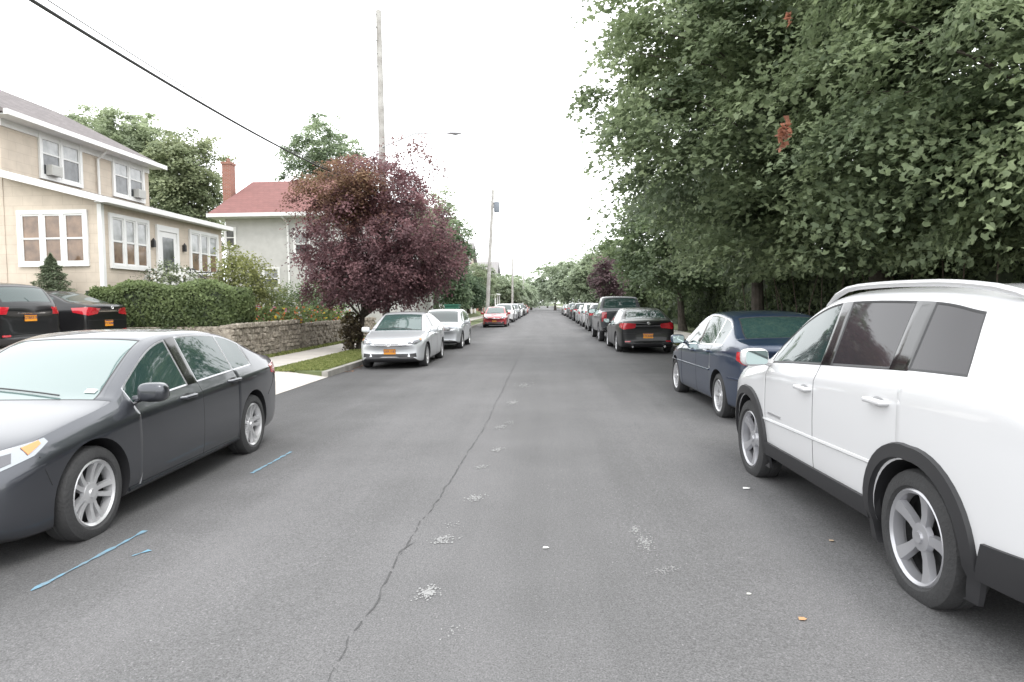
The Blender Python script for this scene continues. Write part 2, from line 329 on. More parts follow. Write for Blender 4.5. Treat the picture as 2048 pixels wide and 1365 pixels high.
class Car:
    def __init__(s,T,name,label,cat,pm,nose=None,tail=None,hw=None,H=None,wb=None,r=.33,style='five',alloy=None,glass=None,sideglass=None,trim=None,group=None,arch=.055,flat=0):
        k=T['key']; hw=hw or T['hw']; H=H or T['H']; a=(wb or (k[2]-k[1]))/2
        if T is PKP: axf,axr=k[2],k[1]
        else: axf,axr=a,-a
        nose=nose or k[3]; tail=tail or k[0]
        s.mx=lambda x: float(np.interp(x,k,[tail,axr,axf,nose])) if k[0]<=x<=k[3] else (x+(nose-k[3]) if x>0 else x+(tail-k[0]))
        s.sy=hw/T['hw']; s.sz=H/T['H']; s.pm=pm; s.axf,s.axr,s.hw,s.r=axf,axr,hw,r
        s.root=thing(name,label,cat,(0,0,0),group)
        glass=glass or GLASS; sideglass=sideglass or glass; trim=trim or BLK
        I=lambda tab,x: float(np.interp(x,[p[0] for p in tab[::-1]],[p[1] for p in tab[::-1]]))
        st=T['st']; bm=bmesh.new(); rings=[]; rl=T.get('rail',.062)
        zrf=I(T['top'],T['xh']); zc=I(T['top'],T['xc']); zrr=I(T['top'],T['xrh']); zd=I(T['top'],T['xd'])
        for x in st:
            w=I(T['wid'],x); zt=I(T['top'],x); zb=I(T['zb'],x); bw=I(T['bow'],x); z6=min(I(T['belt'],x),zt-.045)
            if x>=T['xc'] or x<=T['xd']: kk=0
            elif x>T['xh']: kk=(zt-zc)/(zrf-zc)
            elif x<T['xrh']: kk=(zt-zd)/(zrr-zd)
            else: kk=1
            kk=max(0,min(1,kk)); wr=T['wr']; lp=lambda a,b:a+(b-a)*kk; hh=z6-zb
            pts=[(0,zb),(.84*w,zb),(.955*w,zb+.05*hh),(.985*w,zb+.22*hh),(w,zb+.58*hh),(.99*w,z6-.11*hh),(.935*w,z6),
                 (lp(.875*w,wr),lp(zt-.028,zt-rl)),(lp(.79*w,wr-.06),lp(zt-.014,zt-.022)),(lp(.42*w,wr*.48),zt-.004),(0,zt)]
            v=[]
            for sd in (1,-1):
                for i,(y,z) in enumerate(pts):
                    X=x-bw*(y/w)**2
                    if T is SUV and i==7 and -1.75<x<-1.65: X+=.13; z-=.02
                    if T is SUV and i==7 and -1.5<x<-1.4: X+=.05
                    if sd==-1 and i in (0,10): v.append(v[i]); continue
                    v.append(bm.verts.new((s.mxf(X,k,tail,axr,axf,nose),sd*y*s.sy,z*s.sz)))
            rings.append(v)
        regs=[('body',pm),('b',BLK),('windshield',glass),('rear_window',glass),('hood',pm),('trunk_lid',pm),('gap',BLK),('trim',trim),('pillar',GLOSS),('arch',BLK)]
        ids={}
        def rid(nm,idx,sd):
            key=(nm,idx,sd)
            if key not in ids: ids[key]=len(regs); regs.append((nm,pm if nm=='door' else sideglass))
            return ids[key]
        for a_ in range(len(st)-1):
            xm=(st[a_]+st[a_+1])/2
            for sd in (0,1):
                o=sd*11
                for j in range(10):
                    q=[rings[a_][o+j],rings[a_][o+j+1],rings[a_+1][o+j+1],rings[a_+1][o+j]]
                    f=bm.faces.new(q if sd==0 else q[::-1]); m=0
                    if j<2: m=1
                    elif 2<=j<=5:
                        for di,(d1,d0) in enumerate(T['doors']):
                            if d0<xm<d1: m=rid('door',di,sd)
                    elif j==6:
                        if T['wins'][-1][1]<xm<T['wins'][0][0]:
                            m=8
                            for di,(d1,d0) in enumerate(T['wins']):
                                if d0<xm<d1: m=rid('side_window',di,sd)
                    if j>=7 and T['hood'][1]<xm<T['hood'][0]: m=4
                    if j>=7 and T['trunk'][1]<xm<T['trunk'][0]: m=5
                    if j>=8 and T['xh']<xm<T['xc']: m=2
                    if j>=8 and T['xd']<xm<T['xrh']: m=3
                    f.material_index=m
        cl=bm.edges.layers.float.get('crease_edge') or bm.edges.layers.float.new('crease_edge')
        for a_ in range(2,len(st)-3):
            for sd in (0,1):
                for j,cv in ((2,.3),(3,.35),(5,.55),(6,.5),(7,.55)):
                    e=bm.edges.get((rings[a_][sd*11+j],rings[a_+1][sd*11+j]))
                    if e: e[cl]=cv
        for e,rv in ((0,False),(-1,True)):
            r_=rings[e]
            for j in range(10):
                q=[r_[j],r_[11+j],r_[11+j+1],r_[j+1]]
                q=[v for i,v in enumerate(q) if v not in q[:i]]
                f=bm.faces.new(q); f.material_index=0
        bmesh.ops.recalc_face_normals(bm,faces=bm.faces[:])
        me=bpy.data.meshes.new('c'); bm.to_mesh(me); bm.free()
        for i in range(len(regs)): me.materials.append(regs[i][1])
        o=bpy.data.objects.new('c',me); COL.objects.link(o); md=o.modifiers.new('s','SUBSURF'); md.levels=2; md.render_levels=2
        dg=bpy.context.evaluated_depsgraph_get(); m2=bpy.data.meshes.new_from_object(o.evaluated_get(dg))
        bpy.data.objects.remove(o)
        bm=bmesh.new(); bm.from_mesh(m2)
        s.bvh=BVHTree.FromBMesh(bm)
        for i in range(2,len(regs)):
            if i in (6,7,8,9): continue
            fs=[f for f in bm.faces if f.material_index==i]
            if not fs: continue
            gl=regs[i][0] in ('windshield','rear_window','side_window')
            res=bmesh.ops.inset_region(bm,faces=fs,thickness=.016 if gl else .0035,depth=-.004 if gl else -.002,use_even_offset=True,use_boundary=True)
            for f in res['faces']: f.material_index=(7 if regs[i][0]=='side_window' else 6) if gl else 6
        bm.to_mesh(m2); bm.free()
        o=bpy.data.objects.new('c',m2); COL.objects.link(o)
        cb=bmesh.new(); Ra=r+arch; yin=hw-.36
        for ax in (axf,axr):
            for sd in (1,-1):
                a1=[];a2=[]
                for q in range(40):
                    t=2*math.pi*q/40
                    a1.append(cb.verts.new((ax+Ra*math.cos(t),sd*yin,r+Ra*math.sin(t)))); a2.append(cb.verts.new((ax+Ra*math.cos(t),sd*(hw+.3),r+Ra*math.sin(t))))
                cb.faces.new(a1); cb.faces.new(a2[::-1])
                for q in range(40): cb.faces.new((a1[q],a2[q],a2[(q+1)%40],a1[(q+1)%40]))
        bmesh.ops.recalc_face_normals(cb,faces=cb.faces[:])
        cm=bpy.data.meshes.new('k'); cb.to_mesh(cm); cb.free(); co=bpy.data.objects.new('k',cm); COL.objects.link(co)
        md=o.modifiers.new('b','BOOLEAN'); md.operation='DIFFERENCE'; md.solver='EXACT'; md.object=co
        bpy.context.view_layer.update(); dg=bpy.context.evaluated_depsgraph_get(); m3=bpy.data.meshes.new_from_object(o.evaluated_get(dg))
        bpy.data.objects.remove(o); bpy.data.objects.remove(co)
        bm=bmesh.new(); bm.from_mesh(m3)
        for f in bm.faces:
            for ax in (axf,axr):
                if all((v.co.x-ax)**2+(v.co.z-r)**2<(Ra+.004)**2 and abs(v.co.y)>yin-.004 for v in f.verts): f.material_index=9
        s.parts={}
        body_ids={0,1,6,7,8,9}
        def extract(idset,name,mats,remap):
            b2=bm.copy(); dl=[f for f in b2.faces if f.material_index not in idset]
            bmesh.ops.delete(b2,geom=dl,context='FACES')
            for f in b2.faces: f.material_index=remap.get(f.material_index,0); f.smooth=True
            mm=bpy.data.meshes.new(name); b2.to_mesh(mm); b2.free()
            for q in mats: mm.materials.append(q)
            mm.set_sharp_from_angle(angle=R(38))
            ob=bpy.data.objects.new(name,mm); COL.objects.link(ob); ob.parent=s.root; return ob
        s.parts['body']=extract(body_ids,'body',[pm,BLK,trim,GLOSS],{0:0,1:1,6:1,7:2,8:3,9:1})
        present=set(f.material_index for f in bm.faces)
        inv={v:k_ for k_,v in ids.items()}
        for i in range(2,len(regs)):
            if i in body_ids or i not in present: continue
            ob=extract({i},regs[i][0],[regs[i][1]],{})
            s.parts[inv.get(i,regs[i][0])]=ob
        bm.free()
        ba,ty,ri=wheel_parts(r,style)
        for ax in (axf,axr):
            for sd in (1,-1):
                w_=bpy.data.objects.new('wheel',ba); COL.objects.link(w_); w_.parent=s.root; w_.location=(ax,sd*(hw-.135),r); w_.rotation_euler=(0,.4*ax,0 if sd>0 else math.pi)
                t_=bpy.data.objects.new('tyre',ty); COL.objects.link(t_); t_.parent=w_
                if not ri.materials: ri.materials.append(alloy or ALLOY)
                q_=bpy.data.objects.new('rim',ri); COL.objects.link(q_); q_.parent=w_
                if alloy and ri.materials[0]!=alloy: q_.material_slots[0].link='OBJECT'; q_.material_slots[0].material=alloy
    def mxf(s,x,k,tail,axr,axf,nose):
        if x>k[3]: return nose+(x-k[3])
        if x<k[0]: return tail+(x-k[0])
        return float(np.interp(x,k,[tail,axr,axf,nose]))
    def M(s,p): return Vector((s.mx(p[0]),p[1]*s.sy,p[2]*s.sz))
    def hit(s,p,d,off=.004):
        d=Vector(d).normalized(); h=s.bvh.ray_cast(Vector(p)-d*3,d)
        if h[0] is None: h=s.bvh.find_nearest(Vector(p))
        n=h[1] if h[1].dot(d)<0 else -h[1]
        return h[0]+n*off
    def patch(s,name,poly,d,m,off=.005,cell=.05,parent=None,mapped=True,skirt=.03):
        d=Vector(d).normalized(); U=Vector((0,0,1)).cross(d).normalized(); V=d.cross(U).normalized()
        P=[s.M(p) if mapped else Vector(p) for p in poly]
        bm=bmesh.new(); vs=[bm.verts.new((p.dot(U),p.dot(V),0)) for p in P]; bm.faces.new(vs)
        for ax in (0,1):
            lo=min(v.co[ax] for v in bm.verts); hi=max(v.co[ax] for v in bm.verts); n=int((hi-lo)/cell)+1
            for i in range(1,n):
                c=[0,0,0]; c[ax]=lo+(hi-lo)*i/n; nn=[0,0,0]; nn[ax]=1
                bmesh.ops.bisect_plane(bm,geom=bm.verts[:]+bm.edges[:]+bm.faces[:],plane_co=c,plane_no=nn)
        for v in bm.verts:
            v.co=s.hit(U*v.co.x+V*v.co.y,d,off)
        be=[e for e in bm.edges if e.is_boundary]
        r_=bmesh.ops.extrude_edge_only(bm,edges=be)
        for v in r_['geom']:
            if isinstance(v,bmesh.types.BMVert): v.co+=d*skirt
        return obj(name,bm,m,parent or s.root,smooth=True)
    def line(s,name,pts,d,w,m,off=.003,parent=None,seg=.06):
        P=[s.M(p) for p in pts]; Q=[P[0]]
        for a,b in zip(P,P[1:]):
            n=max(1,int((b-a).length/seg))
            for i in range(1,n+1): Q.append(a.lerp(b,i/n))
        bm=bmesh.new(); H=[s.hit(q,d,off) for q in Q]; tube(bm,H,w,6)
        return obj(name,bm,m,parent or s.root,smooth=True)
    def handle(s,x,z,sd,m,key):
        p=s.hit(s.M((x,.9*sd,z)),(0,-sd,0),.0); bm=bmesh.new()
        tube(bm,[p+Vector((-.115,-sd*.01,0)),p+Vector((-.09,sd*.032,0)),p+Vector((0,sd*.04,.003)),p+Vector((.09,sd*.032,0)),p+Vector((.115,-sd*.01,0))],[.012,.018,.019,.018,.012],10)
        obj('handle',bm,m,s.parts.get(key,s.root),smooth=True)
        s.patch('handle_recess_shade',[(p.x+.07*math.cos(t),p.y,p.z+.03*math.sin(t)-.002) for t in [i*math.pi/6 for i in range(12)]],(0,-sd,0),BLK if m is not P_white_ else GREYP,.0015,.1,parent=s.parts.get(key,s.root),mapped=False,skirt=.002)  # flush dark oval painting the shade behind the grip, no real hollow
    def mirror(s,x,z,sd,m,sc_=1):
        p=s.hit(s.M((x,.9*sd,z)),(0,-sd,0),0); bm=bmesh.new()
        superegg(bm,p+Vector((0,sd*.15,.05)),(.14*sc_,.23*sc_,.155*sc_))
        tube(bm,[p+Vector((0,-sd*.02,-.01)),p+Vector((0,sd*.08,.01))],[.03,.03],8)
        o=obj('side_mirror',bm,m,s.root,smooth=True)
        for q in o.data.polygons: q.use_smooth=True
        bm=bmesh.new(); c=p+Vector((-.073*sc_,sd*.15,.05)); y,z_=.092*sc_,.058*sc_
        sheet(bm,[c+Vector((0,-y,-z_*.7)),c+Vector((0,-y*.8,-z_)),c+Vector((0,y*.8,-z_)),c+Vector((0,y,-z_*.7)),c+Vector((0,y,z_*.7)),c+Vector((0,y*.8,z_)),c+Vector((0,-y*.8,z_)),c+Vector((0,-y,z_*.7))])
        obj('mirror_glass',bm,MIRR,o)
    def plate(s,x,z,txt,sd=1,tilt=0):
        p=s.hit(s.M((x,0,z)),(-sd,0,0),.012)
        bm=bmesh.new(); box(bm,p.x-.004,p.x+.004,-.155,.155,p.z-.078,p.z+.078)
        o=obj('license_plate',bm,PLATE,s.root)
        bm=bmesh.new(); box(bm,p.x+sd*.0045-.0005,p.x+sd*.0045+.001,-.15,.15,p.z+.052,p.z+.072); obj('plate_band',bm,PTXT,o)
        me=textmesh(txt,.085); me.materials.append(PTXT)
        t=bpy.data.objects.new('plate_text',me); COL.objects.link(t); t.parent=o
        t.rotation_euler=(R(90),0,R(90 if sd>0 else -90)); t.location=(p.x+sd*.006,0,p.z-.01)
    def headlights(s,m=LAMP,amber=True,poly=None):
        poly=poly or [(2.30,.48,.675),(2.2,.63,.73),(2.0,.81,.775),(1.86,.88,.80),(1.84,.89,.775),(1.95,.87,.71),(2.15,.74,.64),(2.28,.52,.63)]
        for sd in (1,-1):
            h=s.patch('headlight',[(x,y*sd,z) for x,y,z in poly],(-.75,-.66*sd,0),m,.006,.06)
            s.patch('lamp_housing',[(x,y*sd,z) for x,y,z in [(2.27,.52,.67),(2.15,.68,.715),(2.04,.79,.745),(2.06,.80,.69),(2.15,.73,.66),(2.26,.55,.645)]],(-.75,-.66*sd,0),mat('lamp_dark',(.10,.10,.11),.15,.6,coat=1),.009,.06,parent=h)
            if amber: s.patch('turn_signal',[(x,y*sd,z) for x,y,z in [(1.98,.84,.765),(1.87,.88,.79),(1.86,.88,.77),(1.96,.86,.72)]],(-.6,-.8*sd,0),AMB,.011,.05,parent=h)
            c=s.hit(s.M((2.2,.62*sd,.685)),(-.9,-.4*sd,0),.004); bm=bmesh.new()
            bmesh.ops.create_uvsphere(bm,u_segments=16,v_segments=8,radius=.038,matrix=Matrix.Translation(c)@Matrix.Diagonal((.5,1,1,1)))
            obj('lens_projector',bm,CHROME,h,smooth=True)
    def taillights(s,poly,m=REDL,d=(.75,-.66)):
        for sd in (1,-1):
            h=s.patch('taillight',[(x,y*sd,z) for x,y,z in poly],(d[0],d[1]*sd,0),m,.006,.06)
    def emblem(s,x,z,sd,rx=.07,rz=.045,y=0):
        p=s.hit(s.M((x,y,z)),(-sd,0,0),.01); bm=bmesh.new()
        def ov(a,b,cz=0,n=20): return [p+Vector((0,a*math.cos(2*math.pi*i/n),cz+b*math.sin(2*math.pi*i/n))) for i in range(n+1)]
        tube(bm,ov(rx,rz),.006,6); tube(bm,ov(rx*.35,rz*.9),.005,6); tube(bm,ov(rx*.8,rz*.35,rz*.4),.005,6)
        obj('emblem',bm,CHROME,s.root,smooth=True)
    def place(s,x,y,z,yaw): s.root.location=(x,y,z); s.root.rotation_euler=(0,0,yaw)
    def wipers(s,xb,xt,z0,z1):
        for y in (.05,-.5):
            s.line('wiper',[(xb,y+.35,z0),(xb-.12,y-.25,z0)],(-.5,0,-1),.006,BLK,.012)
P_white_=None; GREYP=mat('grey_recess_shade',(.35,.35,.36),.5)
def recolor(root,old,new):
    def rec(o):
        if o.type=='MESH':
            for sl in o.material_slots:
                if sl.material==old: sl.link='OBJECT'; sl.material=new
        for c in o.children: rec(c)
    rec(root)
# 1 dark grey sedan
P_gray=paint('paint_charcoal',(.062,.066,.077),.75,.33)
c=Car(SED,'parked_car','dark charcoal grey sedan in the left foreground with silver five spoke wheels','car',P_gray,r=.335,style='split',trim=ALLOYD,glass=GLASSW,sideglass=GLASS)
c.headlights()
for sd in (1,-1):
    si=0 if sd>0 else 1
    c.handle(.08,.85,sd,P_gray,('door',0,si)); c.handle(-.88,.89,sd,P_gray,('door',1,si)); c.mirror(.78,.93,sd,P_gray)
    c.patch('fog_light',[(2.28,.55*sd,.44),(2.2,.74*sd,.47),(2.2,.76*sd,.33),(2.28,.56*sd,.30)],(-.85,-.5*sd,0),BLK,.006,.05)
    p=c.hit(c.M((2.2,.66*sd,.37)),(-.85,-.5*sd,0),.012); bm=bmesh.new(); bmesh.ops.create_uvsphere(bm,u_segments=16,v_segments=8,radius=.055,matrix=Matrix.Translation(p)@Matrix.Diagonal((.4,1,1,1))); obj('fog_lamp_lens',bm,LAMP,c.root,smooth=True)
    c.line('rocker_trim',[(1.0,.9*sd,.25),(-.98,.9*sd,.26)],(0,-sd,0),.016,P_gray,.004)
    c.line('bumper_seam',[(1.86,.88*sd,.70),(1.84,.9*sd,.60),(1.80,.9*sd,.50)],(-.2,-sd,0),.0035,BLK,.001)
    c.line('bumper_seam',[(-1.84,.9*sd,.62),(-2.05,.88*sd,.74),(-2.1,.87*sd,.80)],(.2,-sd,0),.0035,BLK,.001)
c.patch('grille',[(2.3,-.42,.66),(2.3,.42,.66),(2.3,.36,.58),(2.3,-.36,.58)],(-1,0,0),BLK)
c.patch('lower_grille',[(2.3,-.45,.46),(2.3,.45,.46),(2.3,.5,.30),(2.3,-.5,.30)],(-1,0,0),BLK)
c.taillights([(-2.42,.48,.98),(-2.3,.72,.99),(-2.02,.9,.95),(-2.06,.9,.86),(-2.3,.8,.82),(-2.42,.5,.82)])
c.emblem(2.3,.63,1); c.wipers(1.05,.6,1,1); c.plate(2.3,.42,'GSN4172')
c.patch('inspection_sticker',[(.98,.62,1.02),(.98,.54,1.02),(.93,.54,1.04),(.93,.62,1.04)],(-.6,0,-.8),mat('sticker',(.8,.8,.8),.5),.003,.05,skirt=0)
pf=gp(182,1078,-.05); pr=gp(500,908,-.05)
mid=(pf+pr)/2; h=(pf-pr); yaw=math.atan2(h.y,h.x); lat=Vector((-math.sin(yaw),math.cos(yaw),0))
cp=mid-lat*(c.hw-.03); c.place(cp.x+.06,cp.y,-.05,yaw)
# 2 white suv
P_white=paint('paint_white',(.60,.60,.61),0,.35); P_white_=P_white
c=Car(SUV,'parked_car','white suv with black wheel arch cladding and roof rails in the right foreground','car',P_white,tail=-2.45,nose=2.26,H=1.745,r=.365,style='five',alloy=ALLOYD,glass=GLASS,sideglass=GLASSD,trim=BLK,arch=.05)
for sd in (1,-1):
    si=0 if sd>0 else 1
    c.parts[('side_window',0,si)].data.materials[0]=GLASS
    c.handle(.05,.95,sd,P_white,('door',0,si)); c.handle(-1.0,1.0,sd,P_white,('door',1,si)); c.mirror(.88,1.06,sd,P_white,1.0)
    for ax in (c.axf,c.axr):
        bm=bmesh.new(); rings=[]
        for i in range(33):
            a=R(-28+ i*236/32)
            row=[]
            sq=1+.045*abs(math.sin(2*a))
            for rad,off in ((c.r+.135,.0),(c.r+.128,.022),(c.r+.055,.028),(c.r+.04,-.04)):
                x=ax+rad*sq*math.cos(a); z=c.r+rad*sq*math.sin(a); z=max(z,.2)
                p=c.hit((x,.9*sd,z),(0,-sd,0),0); row.append(bm.verts.new((x,p.y+sd*off,z)))
            rings.append(row)
        for a_,b_ in zip(rings,rings[1:]):
            for j in range(3): bm.faces.new((a_[j],a_[j+1],b_[j+1],b_[j]))
        obj('wheel_arch_cladding',bm,BLK,c.root,smooth=True)
    x1=c.axf-c.r-.11; x0=c.axr+c.r+.11
    c.patch('sill_cladding',[(x1,.9*sd,.44),(x0,.9*sd,.45),(x0,.9*sd,.27),(x1,.9*sd,.27)],(0,-sd,0),BLK,.022,.08,mapped=False)
    c.patch('bumper_cladding',[(-1.86,.9*sd,.50),(-2.2,.86*sd,.52),(-2.3,.82*sd,.52),(-2.3,.82*sd,.34),(-1.80,.9*sd,.32)],(.3,-sd,0),BLK,.02,.08)
    c.patch('bumper_cladding',[(1.84,.9*sd,.50),(2.0,.88*sd,.50),(2.12,.80*sd,.50),(2.12,.8*sd,.34),(1.80,.9*sd,.32)],(-.4,-sd,0),BLK,.02,.08)
    c.line('door_crease',[(.92,.9*sd,.60),(-.95,.9*sd,.64)],(0,-sd,0),.014,P_white,-.004)
    bm=bmesh.new(); rp=[]
    for i in range(15):
        x=.30-i*(2.2/14); q=c.bvh.ray_cast(Vector((x,sd*.64,3)),Vector((0,0,-1)))[0]; h_=.0 if i in (0,14) else (.035 if i in (1,13) else .05)
        rp.append(q+Vector((0,0,h_)))
    tube(bm,rp,[.012]+[.021]*13+[.012],10)
    obj('roof_rail',bm,mat('rail_satin',(.60,.60,.61),.3,.4),c.root,smooth=True)
    c.patch('headlight',[(2.15,.50*sd,.92),(1.9,.86*sd,.96),(1.8,.9*sd,.95),(1.9,.86*sd,.90),(2.15,.52*sd,.87)],(-.7,-.7*sd,0),LAMP)
    c.patch('taillight',[(-2.30,.55*sd,1.12),(-2.14,.86*sd,1.12),(-2.14,.86*sd,1.0),(-2.30,.60*sd,.98)],(.8,-.6*sd,0),REDL)
    c.patch('fender_badge',[(.80,.9*sd,.67),(.52,.9*sd,.67),(.52,.9*sd,.652),(.80,.9*sd,.652)],(0,-sd,0),mat('badge_silver',(.45,.45,.46),.3,.6),.004,.1,skirt=.004)
c.patch('grille',[(2.2,-.5,.86),(2.2,.5,.86),(2.2,.46,.74),(2.2,-.46,.74)],(-1,0,0),BLK)
c.plate(-2.35,.75,'HKL2306',-1)
pr=gp(1862,1213,-.05); pf=gp(1508,948,-.05); mid=(pf+pr)/2
yaw=R(91.6); lat=Vector((-1,0,0)); cp=mid-lat*(c.hw-.03); c.place(cp.x-.085,cp.y-.02,-.05,yaw)
# 3 navy sedan
P_navy=paint('paint_navy',(.014,.028,.060),.2,.3,.8)
c=Car(SED,'parked_car','dark navy blue sedan parked just ahead of the white suv','car',P_navy,nose=2.25,tail=-2.42,hw=.875,H=1.51,wb=2.72,r=.32,style='seven',trim=CHROME)
for sd in (1,-1):
    si=0 if sd>0 else 1
    c.handle(.08,.85,sd,P_navy,('door',0,si)); c.handle(-.88,.89,sd,P_navy,('door',1,si)); c.mirror(.78,.93,sd,P_navy)
    c.line('side_moulding',[(1.75,.9*sd,.60),(.99,.9*sd,.61),(-.98,.9*sd,.63)],(0,-sd,0),.011,P_navy,.004)
    c.line('bumper_strip',[(-1.85,.9*sd,.60),(-2.2,.85*sd,.61),(-2.4,.6*sd,.61)],(.5,-sd,0),.014,P_navy,.004)
    c.patch('headlight',[(2.3,.42*sd,.70),(2.2,.60*sd,.755),(1.95,.84*sd,.78),(2.0,.82*sd,.68),(2.28,.48*sd,.62)],(-.75,-.66*sd,0),LAMP)
c.taillights([(-2.42,.60,.95),(-2.28,.76,.96),(-2.14,.87,.95),(-2.14,.87,.85),(-2.3,.8,.80),(-2.42,.60,.80)])
c.plate(-2.44,.85,'DRW9035',-1)
pr=gp(1442,838,-.05); pf=gp(1350,785,-.05); mid=(pf+pr)/2
c.place(mid.x+c.hw-.05,mid.y,-.05,R(91.5))
# 4 black sedan rear
P_blk=paint('paint_black',(.010,.010,.011),.0,.3,.45,.3)
c=Car(SED,'parked_car','black sedan seen from behind between the navy sedan and the pickup','car',P_blk,nose=2.38,tail=-2.52,hw=.925,H=1.475,wb=2.8,r=.33,style='five')
for sd in (1,-1):
    si=0 if sd>0 else 1
    c.handle(.08,.86,sd,P_blk,('door',0,si)); c.handle(-.88,.90,sd,P_blk,('door',1,si)); c.mirror(.78,.93,sd,P_blk)
    c.patch('reflector',[(-2.42,.55*sd,.42),(-2.42,.72*sd,.42),(-2.42,.72*sd,.385),(-2.42,.55*sd,.385)],(1,0,0),REDL)
    bm=bmesh.new(); tube(bm,[(-2.35,sd*.5,.25),(-2.52,sd*.5,.25)],.035,12); obj('exhaust_pipe',bm,CHROME,c.root,smooth=True)
    c.line('bumper_seam',[(-2.42,0,.66),(-2.40,.5*sd,.66),(-2.30,.76*sd,.66)],(1,0,0),.003,BLK,.001)
c.taillights([(-2.44,.42,.96),(-2.35,.70,.985),(-2.05,.9,.97),(-2.08,.9,.86),(-2.35,.76,.78),(-2.44,.50,.82)])
c.patch('trunk_garnish',[(-2.45,-.40,.90),(-2.45,.40,.90),(-2.45,.40,.875),(-2.45,-.40,.875)],(1,0,0),CHROME)
c.plate(-2.45,.58,'FTC6208',-1); c.emblem(-2.45,.97,-1,.04,.04)
pr=gp(1228,705,-.05)
c.place(pr.x+c.hw-.03+.05,pr.y+1.4,-.05,R(90.6)); BLKS=c
# 5 pickup
P_pick=paint('paint_grey_pickup',(.045,.048,.053),.3,.35,.7)
c=Car(PKP,'parked_truck','dark grey pickup truck with red tail lamps parked beyond the black sedan','pickup truck',P_pick,r=.40,style='five',alloy=ALLOYD,arch=.08)
for sd in (1,-1):
    si=0 if sd>0 else 1
    c.handle(.12,1.08,sd,CHROME,('door',0,si)); c.handle(-.85,1.1,sd,CHROME,('door',1,si)); c.mirror(.95,1.22,sd,BLK,1.5)
    c.patch('taillight',[(-2.88,.74*sd,1.26),(-2.88,.95*sd,1.26),(-2.88,.95*sd,.88),(-2.88,.76*sd,.88)],(.85,-.5*sd,0),REDL)
    c.line('tailgate_seam',[(-2.88,.72*sd,1.3),(-2.88,.72*sd,.75)],(1,0,0),.006,BLK,.002)
    c.patch('headlight',[(2.85,.6*sd,1.0),(2.7,.9*sd,1.02),(2.7,.9*sd,.88),(2.85,.62*sd,.86)],(-.8,-.6*sd,0),LAMP)
bm=bmesh.new(); box(bm,-2.99,-2.86,-.95,.95,.50,.68); bmesh.ops.bevel(bm,geom=bm.edges[:],offset=.03,segments=2,affect='EDGES'); obj('rear_bumper',bm,CHROME,c.root,smooth=True)
c.patch('tailgate_handle',[(-2.88,-.12,1.15),(-2.88,.12,1.15),(-2.88,.12,1.08),(-2.88,-.12,1.08)],(1,0,0),BLK)
bm=bmesh.new(); box(bm,-3.0,-2.992,-.155,.155,.515,.665); obj('license_plate',bm,PLATE,c.root)
pr=gp(1206,684,-.05)
c.place(pr.x+c.hw-.22,pr.y+1.75,-.05,R(90.3))
# 6 silver sedan facing camera
P_silv=paint('paint_silver',(.60,.62,.64),.35,.3)
c=Car(SED,'parked_car','silver sedan facing the camera beside the purple leaved tree','car',P_silv,nose=2.22,tail=-2.32,hw=.88,H=1.465,wb=2.60,r=.315,style='ten',glass=mat('teal_glass',(.04,.075,.07),.04,spec=.9,ior=1.6))
c.headlights(amber=True)
for sd in (1,-1):
    si=0 if sd>0 else 1
    c.handle(.08,.85,sd,P_silv,('door',0,si)); c.handle(-.88,.89,sd,P_silv,('door',1,si)); c.mirror(.78,.93,sd,P_silv)
    c.patch('fog_light',[(2.28,.60*sd,.40),(2.2,.74*sd,.42),(2.2,.75*sd,.32),(2.28,.61*sd,.30)],(-.85,-.5*sd,0),BLK)
c.patch('grille',[(2.3,-.40,.665),(2.3,.40,.665),(2.3,.34,.60),(2.3,-.34,.60)],(-1,0,0),BLK,.004,.03)
for z in (.625,.645): c.line('grille_bar',[(2.3,-.37,z),(2.3,.37,z)],(-1,0,0),.006,CHROME,.007)
c.patch('lower_grille',[(2.3,-.50,.40),(2.3,.50,.40),(2.3,.46,.29),(2.3,-.46,.29)],(-1,0,0),BLK,.004,.03)
c.emblem(2.33,.645,1,.07,.045); c.plate(2.34,.47,'EXR1187'); c.wipers(1.05,.6,1,1)
c.taillights([(-2.42,.48,.98),(-2.3,.72,.99),(-2.0,.9,.95),(-2.02,.9,.84),(-2.3,.8,.80),(-2.42,.5,.82)])
pf=gp(856,734,-.05)
c.place(pf.x-c.hw+.03,pf.y+1.3,-.05,R(-90)); SILV=c
# 7 black suv in driveway
c=Car(SUV,'parked_car','black suv parked on the raised driveway at the left edge','car',P_blk,r=.36,style='five',arch=.05)
c.taillights([(-2.30,.55,1.08),(-2.0,.9,1.10),(-1.92,.9,1.02),(-2.0,.9,.93),(-2.3,.62,.93)])
c.plate(-2.36,.86,'GTB5519',-1)
for sd in (1,-1):
    c.mirror(.86,1.04,sd,P_blk); c.handle(.05,.96,sd,P_blk,('door',0,0 if sd>0 else 1)); c.handle(-1.0,1.0,sd,P_blk,('door',1,0 if sd>0 else 1))
    c.patch('headlight',[(2.15,.50*sd,.92),(1.9,.86*sd,.96),(1.8,.9*sd,.95),(1.9,.86*sd,.88),(2.15,.52*sd,.82)],(-.7,-.7*sd,0),LAMP)
    c.patch('reflector',[(-2.3,.5*sd,.5),(-2.28,.7*sd,.5),(-2.28,.7*sd,.46),(-2.3,.5*sd,.46)],(1,0,0),REDL)
c.patch('grille',[(2.2,-.5,.84),(2.2,.5,.84),(2.2,.46,.74),(2.2,-.46,.74)],(-1,0,0),GLOSS)
c.patch('tailgate_trim',[(-2.36,-.35,.97),(-2.36,.35,.97),(-2.36,.35,.945),(-2.36,-.35,.945)],(1,0,0),CHROME)
c.place(-13.30,14.4,.57,R(180)-.1); ESC=c
